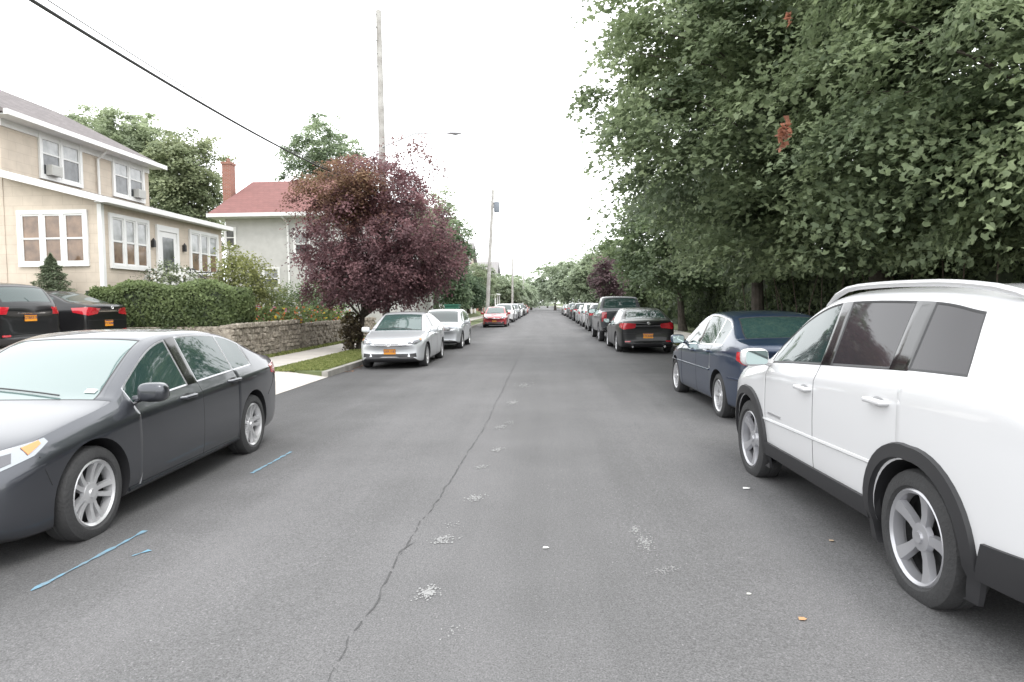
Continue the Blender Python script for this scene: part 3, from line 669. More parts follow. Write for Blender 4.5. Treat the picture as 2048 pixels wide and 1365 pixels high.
def carcopy(src,new,label,x,y,z,yaw,group=None,s=1.0,cat='car'):
    r=copy_tree(src.root); r['label']=label; r['category']=cat; r.location=(x,y,z); r.rotation_euler=(0,0,yaw)
    if group: r['group']=group
    if new: recolor(r,src.pm,new)
    return r
P_red=paint('paint_red',(.34,.03,.035),.2,.3); P_lsil=paint('paint_light_silver',(.50,.52,.54),.4,.3); P_mgr=paint('paint_mid_grey',(.14,.145,.15),.5,.3)
carcopy(BLKS,None,'black sedan parked in the driveway between the black suv and the hedge',-13.75,17.35,.64,R(180)-.03)
# ------------------------------------------------------------ ground, road
XL,XR=-5.05,4.45; XC=(XL+XR)/2
def rz(x): return -.06*((x-XC)/4.75)**2
def asphalt():
    m=bpy.data.materials.new('asphalt'); m.use_nodes=True; nt=m.node_tree; b=nt.nodes['Principled BSDF']; L=nt.links.new
    tc=nt.nodes.new('ShaderNodeTexCoord')
    def noise(sc_,det=6,ro=.6,mapping=None):
        n=nt.nodes.new('ShaderNodeTexNoise'); n.inputs['Scale'].default_value=sc_; n.inputs['Detail'].default_value=det; n.inputs['Roughness'].default_value=ro
        if mapping:
            mp=nt.nodes.new('ShaderNodeMapping'); mp.inputs['Scale'].default_value=mapping; L(tc.outputs['Object'],mp.inputs[0]); L(mp.outputs[0],n.inputs['Vector'])
        else: L(tc.outputs['Object'],n.inputs['Vector'])
        return n
    def ramp(n,a,b_,ca,cb):
        r=nt.nodes.new('ShaderNodeValToRGB'); e=r.color_ramp.elements; e[0].position=a; e[1].position=b_; e[0].color=(ca,ca,ca,1); e[1].color=(cb,cb*.995,cb,1); L(n.outputs['Fac'],r.inputs['Fac']); return r
    def mul(a,b_):
        x=nt.nodes.new('ShaderNodeMix'); x.data_type='RGBA'; x.blend_type='MULTIPLY'; x.inputs[0].default_value=1; L(a,x.inputs[6]); L(b_,x.inputs[7]); return x.outputs[2]
    g=ramp(noise(110,4,.8),.36,.66,.070,.180); p=ramp(noise(.6,5),.3,.7,.88,1.10); st=ramp(noise(1,4,.6,(1.1,.06,1)),.35,.65,.90,1.10)
    g2=ramp(noise(40,4,.7),.35,.65,.88,1.1)
    sp=ramp(noise(80,2,.5),.69,.75,1.0,1.8)
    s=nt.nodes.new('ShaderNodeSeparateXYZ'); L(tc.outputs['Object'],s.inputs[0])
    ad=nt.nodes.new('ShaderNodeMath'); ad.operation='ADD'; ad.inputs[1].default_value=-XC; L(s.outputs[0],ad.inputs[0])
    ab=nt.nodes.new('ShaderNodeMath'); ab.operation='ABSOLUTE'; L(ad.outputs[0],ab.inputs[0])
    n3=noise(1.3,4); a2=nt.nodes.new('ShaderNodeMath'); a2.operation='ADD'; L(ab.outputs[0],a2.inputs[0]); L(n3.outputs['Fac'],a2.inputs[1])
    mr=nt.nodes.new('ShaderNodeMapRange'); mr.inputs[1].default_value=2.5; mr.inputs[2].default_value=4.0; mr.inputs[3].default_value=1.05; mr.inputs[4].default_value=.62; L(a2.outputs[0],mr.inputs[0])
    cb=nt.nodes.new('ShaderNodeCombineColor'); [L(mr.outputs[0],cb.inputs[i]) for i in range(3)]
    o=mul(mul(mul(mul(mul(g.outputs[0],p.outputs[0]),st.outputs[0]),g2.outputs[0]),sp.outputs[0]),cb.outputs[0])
    L(o,b.inputs['Base Color']); b.inputs['Roughness'].default_value=.85; b.inputs['Specular IOR Level'].default_value=.3
    bp=nt.nodes.new('ShaderNodeBump'); bp.inputs['Strength'].default_value=.5; bp.inputs['Distance'].default_value=.007
    L(noise(100,4,.7).outputs['Fac'],bp.inputs['Height']); L(bp.outputs['Normal'],b.inputs['Normal']); return m
GRASS=mat('lawn_soil',(.08,.10,.04),.95,var=.35,scale=2.5,bump=.6,bscale=30,col2=(.16,.19,.08))
CONC=brickmat('pavement_concrete',(.46,.43,.39),(.42,.40,.37),(.18,.17,.15),40,1.5,.012,.9,.3,flat=True)
CONC2=mat('driveway_concrete',(.44,.41,.38),.9,var=.14,scale=1.3,bump=.3,bscale=60,dist=.004)
KERB=mat('kerb_stone',(.25,.24,.22),.9,var=.25,scale=3,bump=.3,bscale=40)
bm=bmesh.new(); sheet(bm,[(-1500,-200,-.13),(1500,-200,-.13),(1500,2500,-.13),(-1500,2500,-.13)]); struct('ground',bm,GRASS)
bm=bmesh.new(); ys=[-15,0,10,20,40,80,160,420]; xs=np.linspace(XL,XR,15)
g=[[bm.verts.new((x,y,rz(x))) for x in xs] for y in ys]
for i in range(len(ys)-1):
    for j in range(14): bm.faces.new((g[i][j],g[i][j+1],g[i+1][j+1],g[i+1][j]))
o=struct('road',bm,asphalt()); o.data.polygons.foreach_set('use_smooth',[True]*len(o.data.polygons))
def strip(name,x0,x1,y0,y1,z,m,zlow=-.2):
    bm=bmesh.new(); box(bm,x0,x1,y0,y1,zlow,z); return struct(name,bm,m)
strip('kerb',XL-.15,XL,15.6,400,.075,KERB); strip('kerb',XL-.15,XL,-15,10.6,.075,KERB)
strip('verge',-6.75,XL-.152,-15,10.6,.07,GRASS)
strip('verge',-6.75,XL-.152,16.6,400,.07,GRASS)
strip('pavement',-8.25,-6.752,-15,400,.078,CONC)
strip('kerb',XR,XR+.15,-15,400,.075,KERB); strip('verge',XR+.152,5.6,-15,400,.07,GRASS); strip('pavement',5.602,7.0,-15,400,.078,CONC)
strip('lawn',7.002,60,-15,400,.06,GRASS)
bm=bmesh.new()
pts=[(XL-.152,15.6),(XL-.152,16.598),(-6.6,16.598),(-6.3,16.2),(-5.8,15.8)]
vs=[bm.verts.new((x,y,.07)) for x,y in pts]; lo=[bm.verts.new((x,y,-.1)) for x,y in pts]; bm.faces.new(vs)
for i in range(5): bm.faces.new((vs[i],vs[(i+1)%5],lo[(i+1)%5],lo[i]))
struct('verge',bm,GRASS)
bm=bmesh.new(); prof=[(XL,-.052),(XL-.5,.0),(-6.75,.074),(-6.752,.084),(-8.25,.084),(-8.6,.15),(-10.8,.50),(-11.4,.60),(-30,.64)]
rows=[[bm.verts.new((x,y,z)) for x,z in prof] for y in (10.6,19.2)]
rows[1][0].co.y=15.6; rows[1][1].co.y=15.75; rows[1][2].co.y=16.6; rows[1][3].co.y=16.6; rows[1][4].co.y=17.4; rows[1][5].co.y=17.5
for i in range(len(prof)-1): bm.faces.new((rows[0][i],rows[0][i+1],rows[1][i+1],rows[1][i]))
struct('driveway',bm,CONC2)
strip('lawn',-60,-8.252,-15,10.598,.3,GRASS)
strip('lawn',-60,-8.75,19.3,34.0,.95,GRASS)
bm=bmesh.new()
for a,b in (((-8.252,.07),(-9.6,.7)),((-9.6,.7),(-60,.9))): sheet(bm,[(a[0],34.002,a[1]),(b[0],34.002,b[1]),(b[0],400,b[1]),(a[0],400,a[1])])
struct('lawn',bm,GRASS)
def grasspatch(x0,x1,y0,y1,z,n,lb,h=.07,cols=((.14,.18,.05),(.34,.36,.14))):
    P=rng.uniform([x0,y0,z],[x1,y1,z+.02],(n,3)); N=rng.normal(size=(n,3)); N[:,2]*=.2
    f=rng.random((n,1)); C=np.array(cols[0])+(np.array(cols[1])-np.array(cols[0]))*f
    o=leafmesh('grass',P,N,h*rng.uniform(.6,1.5,n),C); tag(o,lb,'grass',kind='stuff')
    return o
grasspatch(-6.6,-5.25,15.9,30,.075,30000,'patchy green grass on the left verge by the purple tree'); grasspatch(-8.36,-8.22,17.6,34,.08,3500,'long grass along the foot of the stone wall',.14); grasspatch(4.62,5.55,8,40,.08,16000,'grass along the right kerb'); grasspatch(-12,-8.8,34,60,.6,6000,'grass on the far left bank',.1)
n=110; P=np.column_stack([XL+.05+np.abs(rng.normal(0,.10,n)),rng.uniform(16.5,23,n),np.full(n,-.045)]); N=np.tile([0,0,1.],(n,1))+rng.normal(size=(n,3))*.2
o=leafmesh('fallen_leaves',P,N,.06,np.array([.22,.12,.07])*rng.uniform(.5,1.3,(n,1)),STAR); tag(o,'brown fallen leaves along the kerb by the silver sedan','fallen leaves',kind='stuff')
# ------------------------------------------------------------ road marks
def ribbon(name,pts,w,m,z=.004,jit=0,kind='structure',gap=0):
    bm=bmesh.new(); P=[]
    for a,b in zip(pts,pts[1:]):
        a=Vector(a);b=Vector(b); k=max(1,int((b-a).length/.05))
        for i in range(k): P.append(a.lerp(b,i/k))
    P.append(Vector(pts[-1])); prev=None; off=0
    for i,p in enumerate(P):
        d=(P[min(i+1,len(P)-1)]-P[max(0,i-1)]).normalized(); n=Vector((-d.y,d.x,0)); off=off*.8+random.uniform(-jit,jit)
        ww=w*random.uniform(.3,1.6) if jit else w
        a=p+n*(off+ww/2); b=p+n*(off-ww/2); a.z=rz(a.x)+z; b.z=rz(b.x)+z
        cur=(bm.verts.new(a),bm.verts.new(b))
        if prev and random.random()>gap: bm.faces.new((prev[0],cur[0],cur[1],prev[1]))
        prev=cur
    return struct(name,bm,m)
CR=mat('crack_dark',(.072,.072,.073),.95,var=.3,scale=20)
cr=[(655,1364),(690,1285),(745,1215),(790,1130),(825,1075),(865,1010),(905,955),(935,905),(962,868),(985,820),(1010,770),(1030,730),(1050,690),(1065,660),(1078,640)]
ribbon('road_crack',[gp(x,y,0) for x,y in cr],.008,CR,jit=.009,gap=.14)
ribbon('road_crack',[gp(x,y,0) for x,y in [(790,1130),(800,1105),(830,1085)]],.005,CR,z=.005,jit=.008)
BLUE=mat('blue_spray_paint',(.13,.31,.43),.8,col2=(.15,.18,.20),scale=22,var=0)
for l in ([(62,1187),(180,1125),(290,1066)],[(265,1118),(300,1106)],[(503,950),(582,907)]): ribbon('road_marking',[gp(x,y,-.03) for x,y in l],.030,BLUE,z=.005,jit=.003)
SC=mat('white_scuff',(.36,.36,.355),.9,col2=(.22,.22,.22),scale=40,var=.1)
def scuff(px,py,rx,ry,n,s):
    c=gp(px,py,0); bm=bmesh.new(); n=int(n*4.6); s*=.5
    for i in range(n):
        x=c.x+random.gauss(0,rx*.7); y=c.y+random.gauss(0,ry*.8)+ (x-c.x)*.4; k=random.randint(4,7); a0=random.random()*6
        r0=s*random.uniform(.2,1.5); z=rz(x)+.004+.0008*i/n
        bm.faces.new([bm.verts.new((x+r0*random.uniform(.5,1.2)*math.cos(a0+6.283*q/k),y+r0*1.6*random.uniform(.5,1.2)*math.sin(a0+6.283*q/k),z)) for q in range(k)])
    struct('road_marking',bm,SC)
for a in [(885,1080,.05,.05,26,.014),(950,997,.045,.06,26,.014),(995,900,.05,.07,20,.016),(855,1185,.04,.05,40,.012),(1025,805,.07,.15,26,.022),(1048,770,.12,.25,30,.025),(963,935,.05,.06,14,.014),(1000,855,.07,.1,20,.016),(1020,845,.05,.1,10,.016),(905,1050,.05,.05,8,.01),(1290,1085,.04,.12,46,.009),(1330,1140,.08,.04,30,.007),(1270,1060,.03,.05,24,.009),(1110,930,.2,.9,60,.006),(1180,960,.2,.8,40,.005),(1250,1000,.15,.5,30,.006),(1075,730,.2,1.6,40,.018),(910,1265,.05,.05,6,.008),(1110,1180,.15,.2,8,.005)]: scuff(*a)
for (px,py,cx,lb,s) in [(1493,980,(.7,.7,.68),'small white paper scrap on the asphalt beside the white suv',.035),(1092,1103,(.6,.6,.58),'small pale paper scrap on the asphalt in mid lane',.022),(1605,1245,(.45,.26,.13),'small tan leaf lying on the asphalt by the rear wheel of the white suv',.022),(1663,1085,(.4,.3,.2),'small brown leaf lying between the wheels of the white suv',.018),(1498,1195,(.6,.6,.55),'tiny pale litter flake left of the suv rear wheel',.014)]:
    c=gp(px,py,-.02); bm=bmesh.new(); z=rz(c.x)+.006
    vs=[bm.verts.new((c.x+s*a,c.y+s*b,z+s*.1*q)) for a,b,q in ((-1,-.6,0),(.2,-.9,.8),(1,-.1,.1),(.5,.8,0),(-.7,.7,.9))]; bm.faces.new(vs)
    tag(obj('litter',bm,mat('litter%d'%px,cx,.8)),lb,'litter')
# ------------------------------------------------------------ houses
def window(root,off,o,u,n,w,h,lights=1,fr=.09,paneU=None,paneL=None,ac=0,mullion=True):
    u=Vector(u);n=Vector(n); M=Matrix(((u.x,n.x,0,o[0]),(u.y,n.y,0,o[1]),(0,0,1,o[2]),(0,0,0,1)))
    bm=bmesh.new()
    box(bm,-fr,0,.003,.07,-fr,h+fr,M); box(bm,w,w+fr,.003,.07,-fr,h+fr,M); box(bm,0,w,.003,.07,h,h+fr,M); box(bm,0,w,.003,.075,-fr,0,M)
    lw=w/lights
    for i in range(1,lights): box(bm,i*lw-.05,i*lw+.05,.003,.068,0,h,M)
    for i in range(lights):
        a=i*lw+(.05 if i else 0); b=(i+1)*lw-(.05 if i<lights-1 else 0)
        box(bm,a,a+.05,.004,.045,0,h,M); box(bm,b-.05,b,.004,.045,0,h,M); box(bm,a+.05,b-.05,.004,.045,0,.05,M); box(bm,a+.05,b-.05,.004,.045,h-.05,h,M); box(bm,a+.05,b-.05,.004,.05,h*.5-.025,h*.5+.025,M)
    f=obj('window',bm,WHT,root,off=off)
    for i in range(lights):
        a=i*lw+.05+(.05 if i else 0); b=(i+1)*lw-.05-(.05 if i<lights-1 else 0)
        for z0,z1,pm in ((.05,h*.5-.025,paneL),(h*.5+.025,h-.05,paneU)):
            bm=bmesh.new(); sheet(bm,[M@Vector(p) for p in ((a,.018,z0),(b,.018,z0),(b,.018,z1),(a,.018,z1))]); obj('pane',bm,pm or PANE,f,off=off)
    if ac:
        x=.14 if ac==1 else w/2+.25
        bm=bmesh.new(); box(bm,x,x+.50,.05,.26,.03,.36,M)
        for k in range(5): box(bm,x+.03,x+.47,.26,.267,.07+k*.055,.095+k*.055,M)
        obj('air_conditioner',bm,mat('ac_white',(.42,.42,.40),.5),f,off=off)
    return f
PANE=mat('window_dark',(.09,.095,.10),.06,spec=.8,var=.5,scale=3)
PANET=mat('window_tan_blind',(.11,.065,.04),.2,coat=.9,var=.2,scale=3,col2=(.25,.16,.10))
PANEW=mat('window_white_blind',(.22,.23,.23),.2,coat=.9,var=.2,scale=3,col2=(.38,.39,.39))
SID=brickmat('beige_shingle_siding',(.585,.51,.425),(.57,.495,.41),(.48,.41,.335),.62,.29,.006,.8,.25)
ROOFG=brickmat('grey_shingles',(.14,.125,.125),(.18,.16,.16),(.09,.08,.08),.3,.14,.006,.9,.4)
ROOFR=brickmat('red_shingles',(.22,.10,.092),(.195,.09,.083),(.14,.065,.06),.3,.14,.006,.9,.4)
BRK=brickmat('red_brick',(.34,.11,.07),(.27,.09,.06),(.3,.27,.24),.21,.07,.01,.9,.4)
STUC=mat('pale_stucco',(.48,.475,.46),.9,var=.07,scale=3,bump=.3,bscale=50)
HL=Vector((-17.5,20,.95)); H1=thing('house','beige shingled two storey house with enclosed white trimmed porch','house',HL)
x0,xs_,xp=-24.25,-16.25,-13.25; y0,y1=20.0,27.7
bm=bmesh.new(); box(bm,x0,xs_,y0,y1,.7,7.62); box(bm,xs_+.003,xp,y0+.02,y1-.02,.7,4.95)
for yy in (y0+.02,y1-.02): sheet(bm,[(xs_+.003,yy,4.951),(xp,yy,4.951),(xs_+.003,yy,5.70)])
obj('wall',bm,SID,H1,off=HL)
bm=bmesh.new()
ox=.50; zE=7.62; xr=(x0+xs_)/2; sl=.50; zR=zE+(xs_-xr)*sl+.2
A=[(xs_+ox,zE-ox*sl+.12),(xr,zR+.0),(x0-ox,zE-ox*sl+.12)]
B=[(x0-ox,zE-ox*sl+.0),(xr,zR-.14),(xs_+ox,zE-ox*sl+.0)]
poly=A+B
f1=[bm.verts.new((x,y0-.45,z)) for x,z in poly]; f2=[bm.verts.new((x,y1+.35,z)) for x,z in poly]
bm.faces.new(f1); bm.faces.new(f2[::-1])
for i in range(6): bm.faces.new((f1[i],f1[(i+1)%6],f2[(i+1)%6],f2[i]))
obj('roof',bm,ROOFG,H1,off=HL)
bm=bmesh.new(); 
for yy in (y0+.003,y1-.003): sheet(bm,[(x0,yy,7.62),(xs_,yy,7.62),(xr,yy,zR-.16)])
obj('gable_wall',bm,SID,H1,off=HL)
bm=bmesh.new(); ge=zE-ox*sl
box(bm,xs_+ox+.003,xs_+ox+.12,y0-.45,y1+.35,ge-.05,ge+.11); box(bm,xs_+.003,xs_+ox,y0-.40,y1+.30,ge-.03,ge-.008); box(bm,xs_+.003,xs_+.05,y0,y1,ge-.25,ge-.031)
obj('gutter',bm,WHT,H1,off=HL)
ov=.28
bm=bmesh.new()
f=[(xs_-.0,5.78),(xp+ov,5.78-(3+ov)*.27),(xp+ov,5.78-(3+ov)*.27-.12),(xs_,5.64)]
a=[bm.verts.new((x,y0-.3,z)) for x,z in f]; b=[bm.verts.new((x,y1+.2,z)) for x,z in f]; bm.faces.new(a); bm.faces.new(b[::-1])
for i in range(4): bm.faces.new((a[i],a[(i+1)%4],b[(i+1)%4],b[i]))
obj('porch_roof',bm,ROOFG,H1,off=HL)
bm=bmesh.new(); ze=5.78-(3+ov)*.27-.12
box(bm,xp+ov+.003,xp+ov+.11,y0-.33,y1+.23,ze-.04,ze+.12); box(bm,xp+.003,xp+ov,y0-.28,y1+.18,ze-.03,ze-.006)
a=[(xs_,5.80),(xp+ov,ze+.14),(xp+ov,ze-.05),(xs_,5.58)]
p=[bm.verts.new((x,y0-.33,z)) for x,z in a]; q=[bm.verts.new((x,y0-.302,z)) for x,z in a]; bm.faces.new(p); bm.faces.new(q[::-1])
for k in range(4): bm.faces.new((p[k],p[(k+1)%4],q[(k+1)%4],q[k]))
box(bm,xp-.10,xp+.03,y0-.012,y0+.12,.95,ze-.04)
obj('porch_trim',bm,WHT,H1,off=HL)
zb_=3.0
window(H1,HL,(-15.72,y0+.02,zb_),(1,0,0),(0,-1,0),1.95,1.45,3,.12,PANET,PANET)
for ya,w,l in ((20.45,1.85,3),(25.15,2.0,3)): window(H1,HL,(xp,ya,zb_-.05),(0,1,0),(1,0,0),w,1.45,l,.12,PANEW,PANET)
window(H1,HL,(xs_,21.65,5.95),(0,1,0),(1,0,0),1.8,1.45,2,.12,PANEW,PANE,ac=1)
window(H1,HL,(xs_,25.4,5.95),(0,1,0),(1,0,0),1.8,1.45,2,.12,PANEW,PANE,ac=2)
dy=-.15
bm=bmesh.new(); box(bm,xp+.003,xp+.08,23.0+dy,23.14+dy,2.0,4.45); box(bm,xp+.003,xp+.08,24.25+dy,24.39+dy,2.0,4.45); box(bm,xp+.003,xp+.08,23.14+dy,24.25+dy,4.25,4.45); box(bm,xp+.004,xp+.05,23.14+dy,24.25+dy,2.0,4.25)
d=obj('door',bm,WHT,H1,off=HL)
bm=bmesh.new(); sheet(bm,[(xp+.055,23.35+dy,2.5),(xp+.055,24.05+dy,2.5),(xp+.055,24.05+dy,4.05),(xp+.055,23.35+dy,4.05)]); obj('door_glass',bm,PANE,d,off=HL)
bm=bmesh.new(); tube(bm,[(xp+.06,24.15+dy,3.0),(xp+.10,24.15+dy,3.0)],.03,8); obj('handle',bm,CHROME,d,off=HL)
for yy in (22.62,24.62):
    bm=bmesh.new(); box(bm,xp+.003,xp+.12,yy-.05,yy+.05,3.65,3.88); tube(bm,[(xp+.07,yy,3.88),(xp+.07,yy,3.96)],[.06,.01],8); obj('wall_lantern',bm,BLK,H1,off=HL)
bm=bmesh.new(); tube(bm,[(xs_+.5,24.4,ge-.02),(xs_+.08,24.4,ge-.35),(xs_+.08,24.4,5.7)],.045,8); obj('downpipe',bm,WHT,H1,off=HL)
bm=bmesh.new(); box(bm,xp+.003,-11.7,22.2,24.6,.9,1.98)
for k in range(5): box(bm,-11.698+k*.3,-11.40+k*.3,22.5,24.3,.9,1.78-k*.2)
obj('front_steps',bm,KERB,H1,off=HL)
bm=bmesh.new()
def rail(a,b,h=.9):
    a=Vector(a)+Vector((0,-.4,0));b=Vector(b)+Vector((0,-.4,0)); U=Vector((0,0,h)); tube(bm,[a+U,b+U],.022,6); tube(bm,[a+Vector((0,0,.1)),b+Vector((0,0,.1))],.015,6)
    n=max(2,int((b-a).length/.14))
    for i in range(n+1): p=a.lerp(b,i/n); tube(bm,[p,p+U],.011 if i%n else .022,5)
rail((-13.15,22.65,1.98),(-11.75,22.65,1.98)); rail((-11.75,22.65,1.98),(-11.75,22.95,1.98)); rail((-11.75,24.65,1.98),(-11.75,24.95,1.98)); rail((-11.75,22.92,1.9),(-10.3,22.92,.98)); rail((-11.75,24.66,1.9),(-10.3,24.66,.98))
rail((-13.15,24.95,1.98),(-11.75,24.95,1.98))
obj('railing',bm,BLK,H1,off=HL)
def hiproof(bm,x0,x1,y0,y1,ze,zr,ov,axis,r=None):
    X0,X1,Y0,Y1=x0-ov,x1+ov,y0-ov,y1+ov
    if axis=='x': h=(Y1-Y0)/2; r1=(X0+h,(Y0+Y1)/2); r2=(X1-h,(Y0+Y1)/2)
    else: h=(X1-X0)/2; r1=((X0+X1)/2,Y0+h); r2=((X0+X1)/2,Y1-h)
    if r: r1,r2=r
    c=[(X0,Y0),(X1,Y0),(X1,Y1),(X0,Y1)]
    lo=[bm.verts.new((*p,ze-.12)) for p in c]; v=[bm.verts.new((*p,ze)) for p in c]; a=bm.verts.new((*r1,zr)); b=bm.verts.new((*r2,zr))
    bm.faces.new(lo[::-1])
    for i in range(4): bm.faces.new((lo[i],lo[(i+1)%4],v[(i+1)%4],v[i]))
    if axis=='x': bm.faces.new((v[0],v[1],b,a)); bm.faces.new((v[1],v[2],b)); bm.faces.new((v[2],v[3],a,b)); bm.faces.new((v[3],v[0],a))
    else: bm.faces.new((v[0],v[1],a)); bm.faces.new((v[1],v[2],b,a)); bm.faces.new((v[2],v[3],b)); bm.faces.new((v[3],v[0],a,b))
# house two
HL=Vector((-14.5,36,.9)); H2=thing('house','pale stucco house with red hipped roof and brick chimney','house',HL)
hx0,hx1,hy0,hy1=-17.0,-10.2,36.0,44.0
bm=bmesh.new(); box(bm,hx0,hx1,hy0,hy1,.6,6.3); obj('wall',bm,STUC,H2,off=HL)
bm=bmesh.new(); hiproof(bm,hx0,hx1,hy0,hy1,6.5,8.85,.65,'x',r=((-16.9,39.4),(-11.4,39.4))); obj('roof',bm,ROOFR,H2,off=HL)
bm=bmesh.new(); box(bm,hx0-.68,hx1+.68,hy0-.72,hy0-.655,6.32,6.51); box(bm,hx1+.655,hx1+.72,hy0-.652,hy1+.652,6.32,6.51); box(bm,hx0-.6,hx1+.6,hy0-.6,hy1+.6,6.29,6.37); tube(bm,[(-13.7,hy0-.6,6.3),(-13.6,hy0-.07,6.0),(-13.6,hy0-.07,1.0)],.06,8); obj('gutter',bm,WHT,H2,off=HL)
ch=at(458,365,38.0)
bm=bmesh.new(); box(bm,ch.x-.24,ch.x+.24,37.7,38.3,6.4,9.55); box(bm,ch.x-.28,ch.x+.28,37.65,38.35,9.551,9.68); tube(bm,[(ch.x,38,9.68),(ch.x,38,9.9)],.10,8); obj('chimney',bm,BRK,H2,off=HL)
window(H2,HL,(at(452,480,36).x,hy0,at(450,494,36).z),(1,0,0),(0,-1,0),.5,.95,1,.08,PANE,PANE)
window(H2,HL,(at(528,545,36).x,hy0,2.6),(1,0,0),(0,-1,0),.8,1.0,1,.08,PANEW,PANE)
window(H2,HL,(at(590,480,36).x,hy0,4.3),(1,0,0),(0,-1,0),.8,1.2,1,.08,PANEW,PANE)
for ya in (37.2,39.6,42): window(H2,HL,(hx1,ya,4.3),(0,1,0),(1,0,0),1.2,1.3,1,.1,PANEW,PANE)
bm=bmesh.new(); box(bm,hx1+.003,hx1+2.2,hy0+.8,hy1-.8,.6,3.2); obj('porch_wall',bm,STUC,H2,off=HL)
bm=bmesh.new(); hiproof(bm,hx1-.2,hx1+2.2,hy0+.8,hy1-.8,3.35,4.2,.35,'y'); obj('porch_roof',bm,ROOFR,H2,off=HL)
def far_house(label,x0,x1,y0,y1,ze,zr,wm,rm,group=None,axis='x',chim=False):
    L=Vector(((x0+x1)/2,y0,.8)); h=thing('house',label,'house',L,group)
    bm=bmesh.new(); box(bm,x0,x1,y0,y1,.5,ze)
    if axis=='x':
        for xx in (x0+.01,x1-.01): sheet(bm,[(xx,y0,ze+.001),(xx,y1,ze+.001),(xx,(y0+y1)/2,zr-.1)])
    obj('wall',bm,wm,h,off=L)
    bm=bmesh.new()
    if axis=='x':
        s=(zr-ze)/((y1-y0)/2); f=[(y0-.4,ze-.4*s),((y0+y1)/2,zr),(y1+.4,ze-.4*s),(y1+.4,ze-.4*s+.15),((y0+y1)/2,zr+.16),(y0-.4,ze-.4*s+.15)]
        a=[bm.verts.new((x0-.4,y,z)) for y,z in f]; b=[bm.verts.new((x1+.4,y,z)) for y,z in f]; bm.faces.new(a); bm.faces.new(b[::-1])
        for i in range(6): bm.faces.new((a[i],a[(i+1)%6],b[(i+1)%6],b[i]))
    else: hiproof(bm,x0,x1,y0,y1,ze+.1,zr,.5,'y')
    obj('roof',bm,rm,h,off=L)
    for ya in (y0+1,y0+(y1-y0)/2-.5,y1-2.2):
        for zz in (1.8,4.5):
            if zz+1.3<ze: window(h,L,(x1,ya,zz),(0,1,0),(1,0,0),1.1,1.3,1,.1)
    for xa in (x1-1.8,x1-4.2):
        if 4.5+1.3<ze: window(h,L,(xa,y0,4.5),(1,0,0),(0,-1,0),.9,1.2,1,.1)
        window(h,L,(xa,y0,1.8),(1,0,0),(0,-1,0),.9,1.2,1,.1)
    bm=bmesh.new(); box(bm,x1+.003,x1+1.8,y0+.5,y1-.5,2.9,3.1)
    for yy in (y0+.6,(y0+y1)/2,y1-.75): box(bm,x1+1.55,x1+1.7,yy,yy+.15,.6,2.899)
    obj('porch_roof',bm,WHT,h,off=L)
    if chim: bm=bmesh.new(); box(bm,x1-3,x1-2.3,y0+2,y0+2.7,ze,zr+1); obj('chimney',bm,BRK,h,off=L)
WS=mat('white_siding',(.60,.61,.62),.8,var=.05); TN=mat('tan_siding',(.45,.39,.32),.8,var=.08); ROOFF=mat('faded_roof',(.24,.23,.23),.9,var=.15)
far_house('white gabled house with small porch behind the far silver car',-18,-9.2,66,75,6.3,9.2,WS,ROOFF)
far_house('pale tan gabled house just past the white gabled house',-18,-9.0,80,89,6.2,9,TN,ROOFF)
far_house('red brick house far down the left side with grey hipped roof',-17,-8.6,96,106,6.4,9.5,BRK,ROOFF,axis='y',chim=True)
far_house('distant grey house beyond the brick house on the left',-16,-8.5,118,128,6.3,9,WS,ROOFF)
far_house('pale house mostly hidden behind the purple leaved tree',-19,-10,50,60,6.3,9.3,STUC,ROOFF)
# stone garden wall
STONE=mat('rough_stone',(.23,.195,.155),.95,var=.4,scale=9,bump=1,bscale=16,dist=.06,col2=(.40,.36,.30))
def stonewall(label,ya,yb,x=-8.4,h=1.12):
    bm=bmesh.new(); rr_=random.Random(int(ya*10))
    box(bm,x-.30,x-.05,ya,yb,.0,h-.06)
    z=.02
    while z<h-.05:
        hh=rr_.uniform(.10,.20); y=ya
        while y<yb-.05:
            w=min(rr_.uniform(.10,.36),yb-y); d=rr_.uniform(-.05,.04); N_=7
            cy,cz=y+w/2,z+hh/2; out=[];inn=[]
            for t in range(N_):
                a=2*math.pi*t/N_+rr_.uniform(-.2,.2); e=rr_.uniform(.9,1.15)
                ca,sa=math.copysign(abs(math.cos(a))**.55,math.cos(a)),math.copysign(abs(math.sin(a))**.55,math.sin(a))
                out.append(bm.verts.new((x-.05,cy+ca*w*.52*e,cz+sa*hh*.52*e))); inn.append(bm.verts.new((x+d+rr_.uniform(-.015,.015),cy+ca*w*.36*e,cz+sa*hh*.34*e)))
            bm.faces.new(inn)
            for t in range(N_): bm.faces.new((out[t],out[(t+1)%N_],inn[(t+1)%N_],inn[t]))
            y+=w
        z+=hh*.92
    y=ya
    while y<yb-.05:
        w=min(rr_.uniform(.2,.5),yb-y); box(bm,x-.34+rr_.uniform(-.03,.03),x+.03+rr_.uniform(-.05,.04),y+.005,y+w-.005,h+rr_.uniform(-.08,-.03),h+rr_.uniform(.0,.07)); y+=w
    tag(obj('stone_wall',bm,STONE),label,'wall')
stonewall('rough stone garden wall nearest the driveway below the hedge',18.0,23.1,h=1.08)
stonewall('rough stone garden wall beyond the gap next to the purple leaved tree',23.7,33.5,h=.95)
bm=bmesh.new(); box(bm,-14.5,-8.75,19.0,19.28,.3,1.05); tag(obj('retaining_wall',bm,STONE),'low retaining wall under the clipped hedge','wall')
hedgebox('hedge','clipped dark green hedge between the driveway and beige house',-13.4,-8.6,19.0,20.3,.85,2.28,36000,.085,((.07,.10,.04),(.22,.28,.12)))
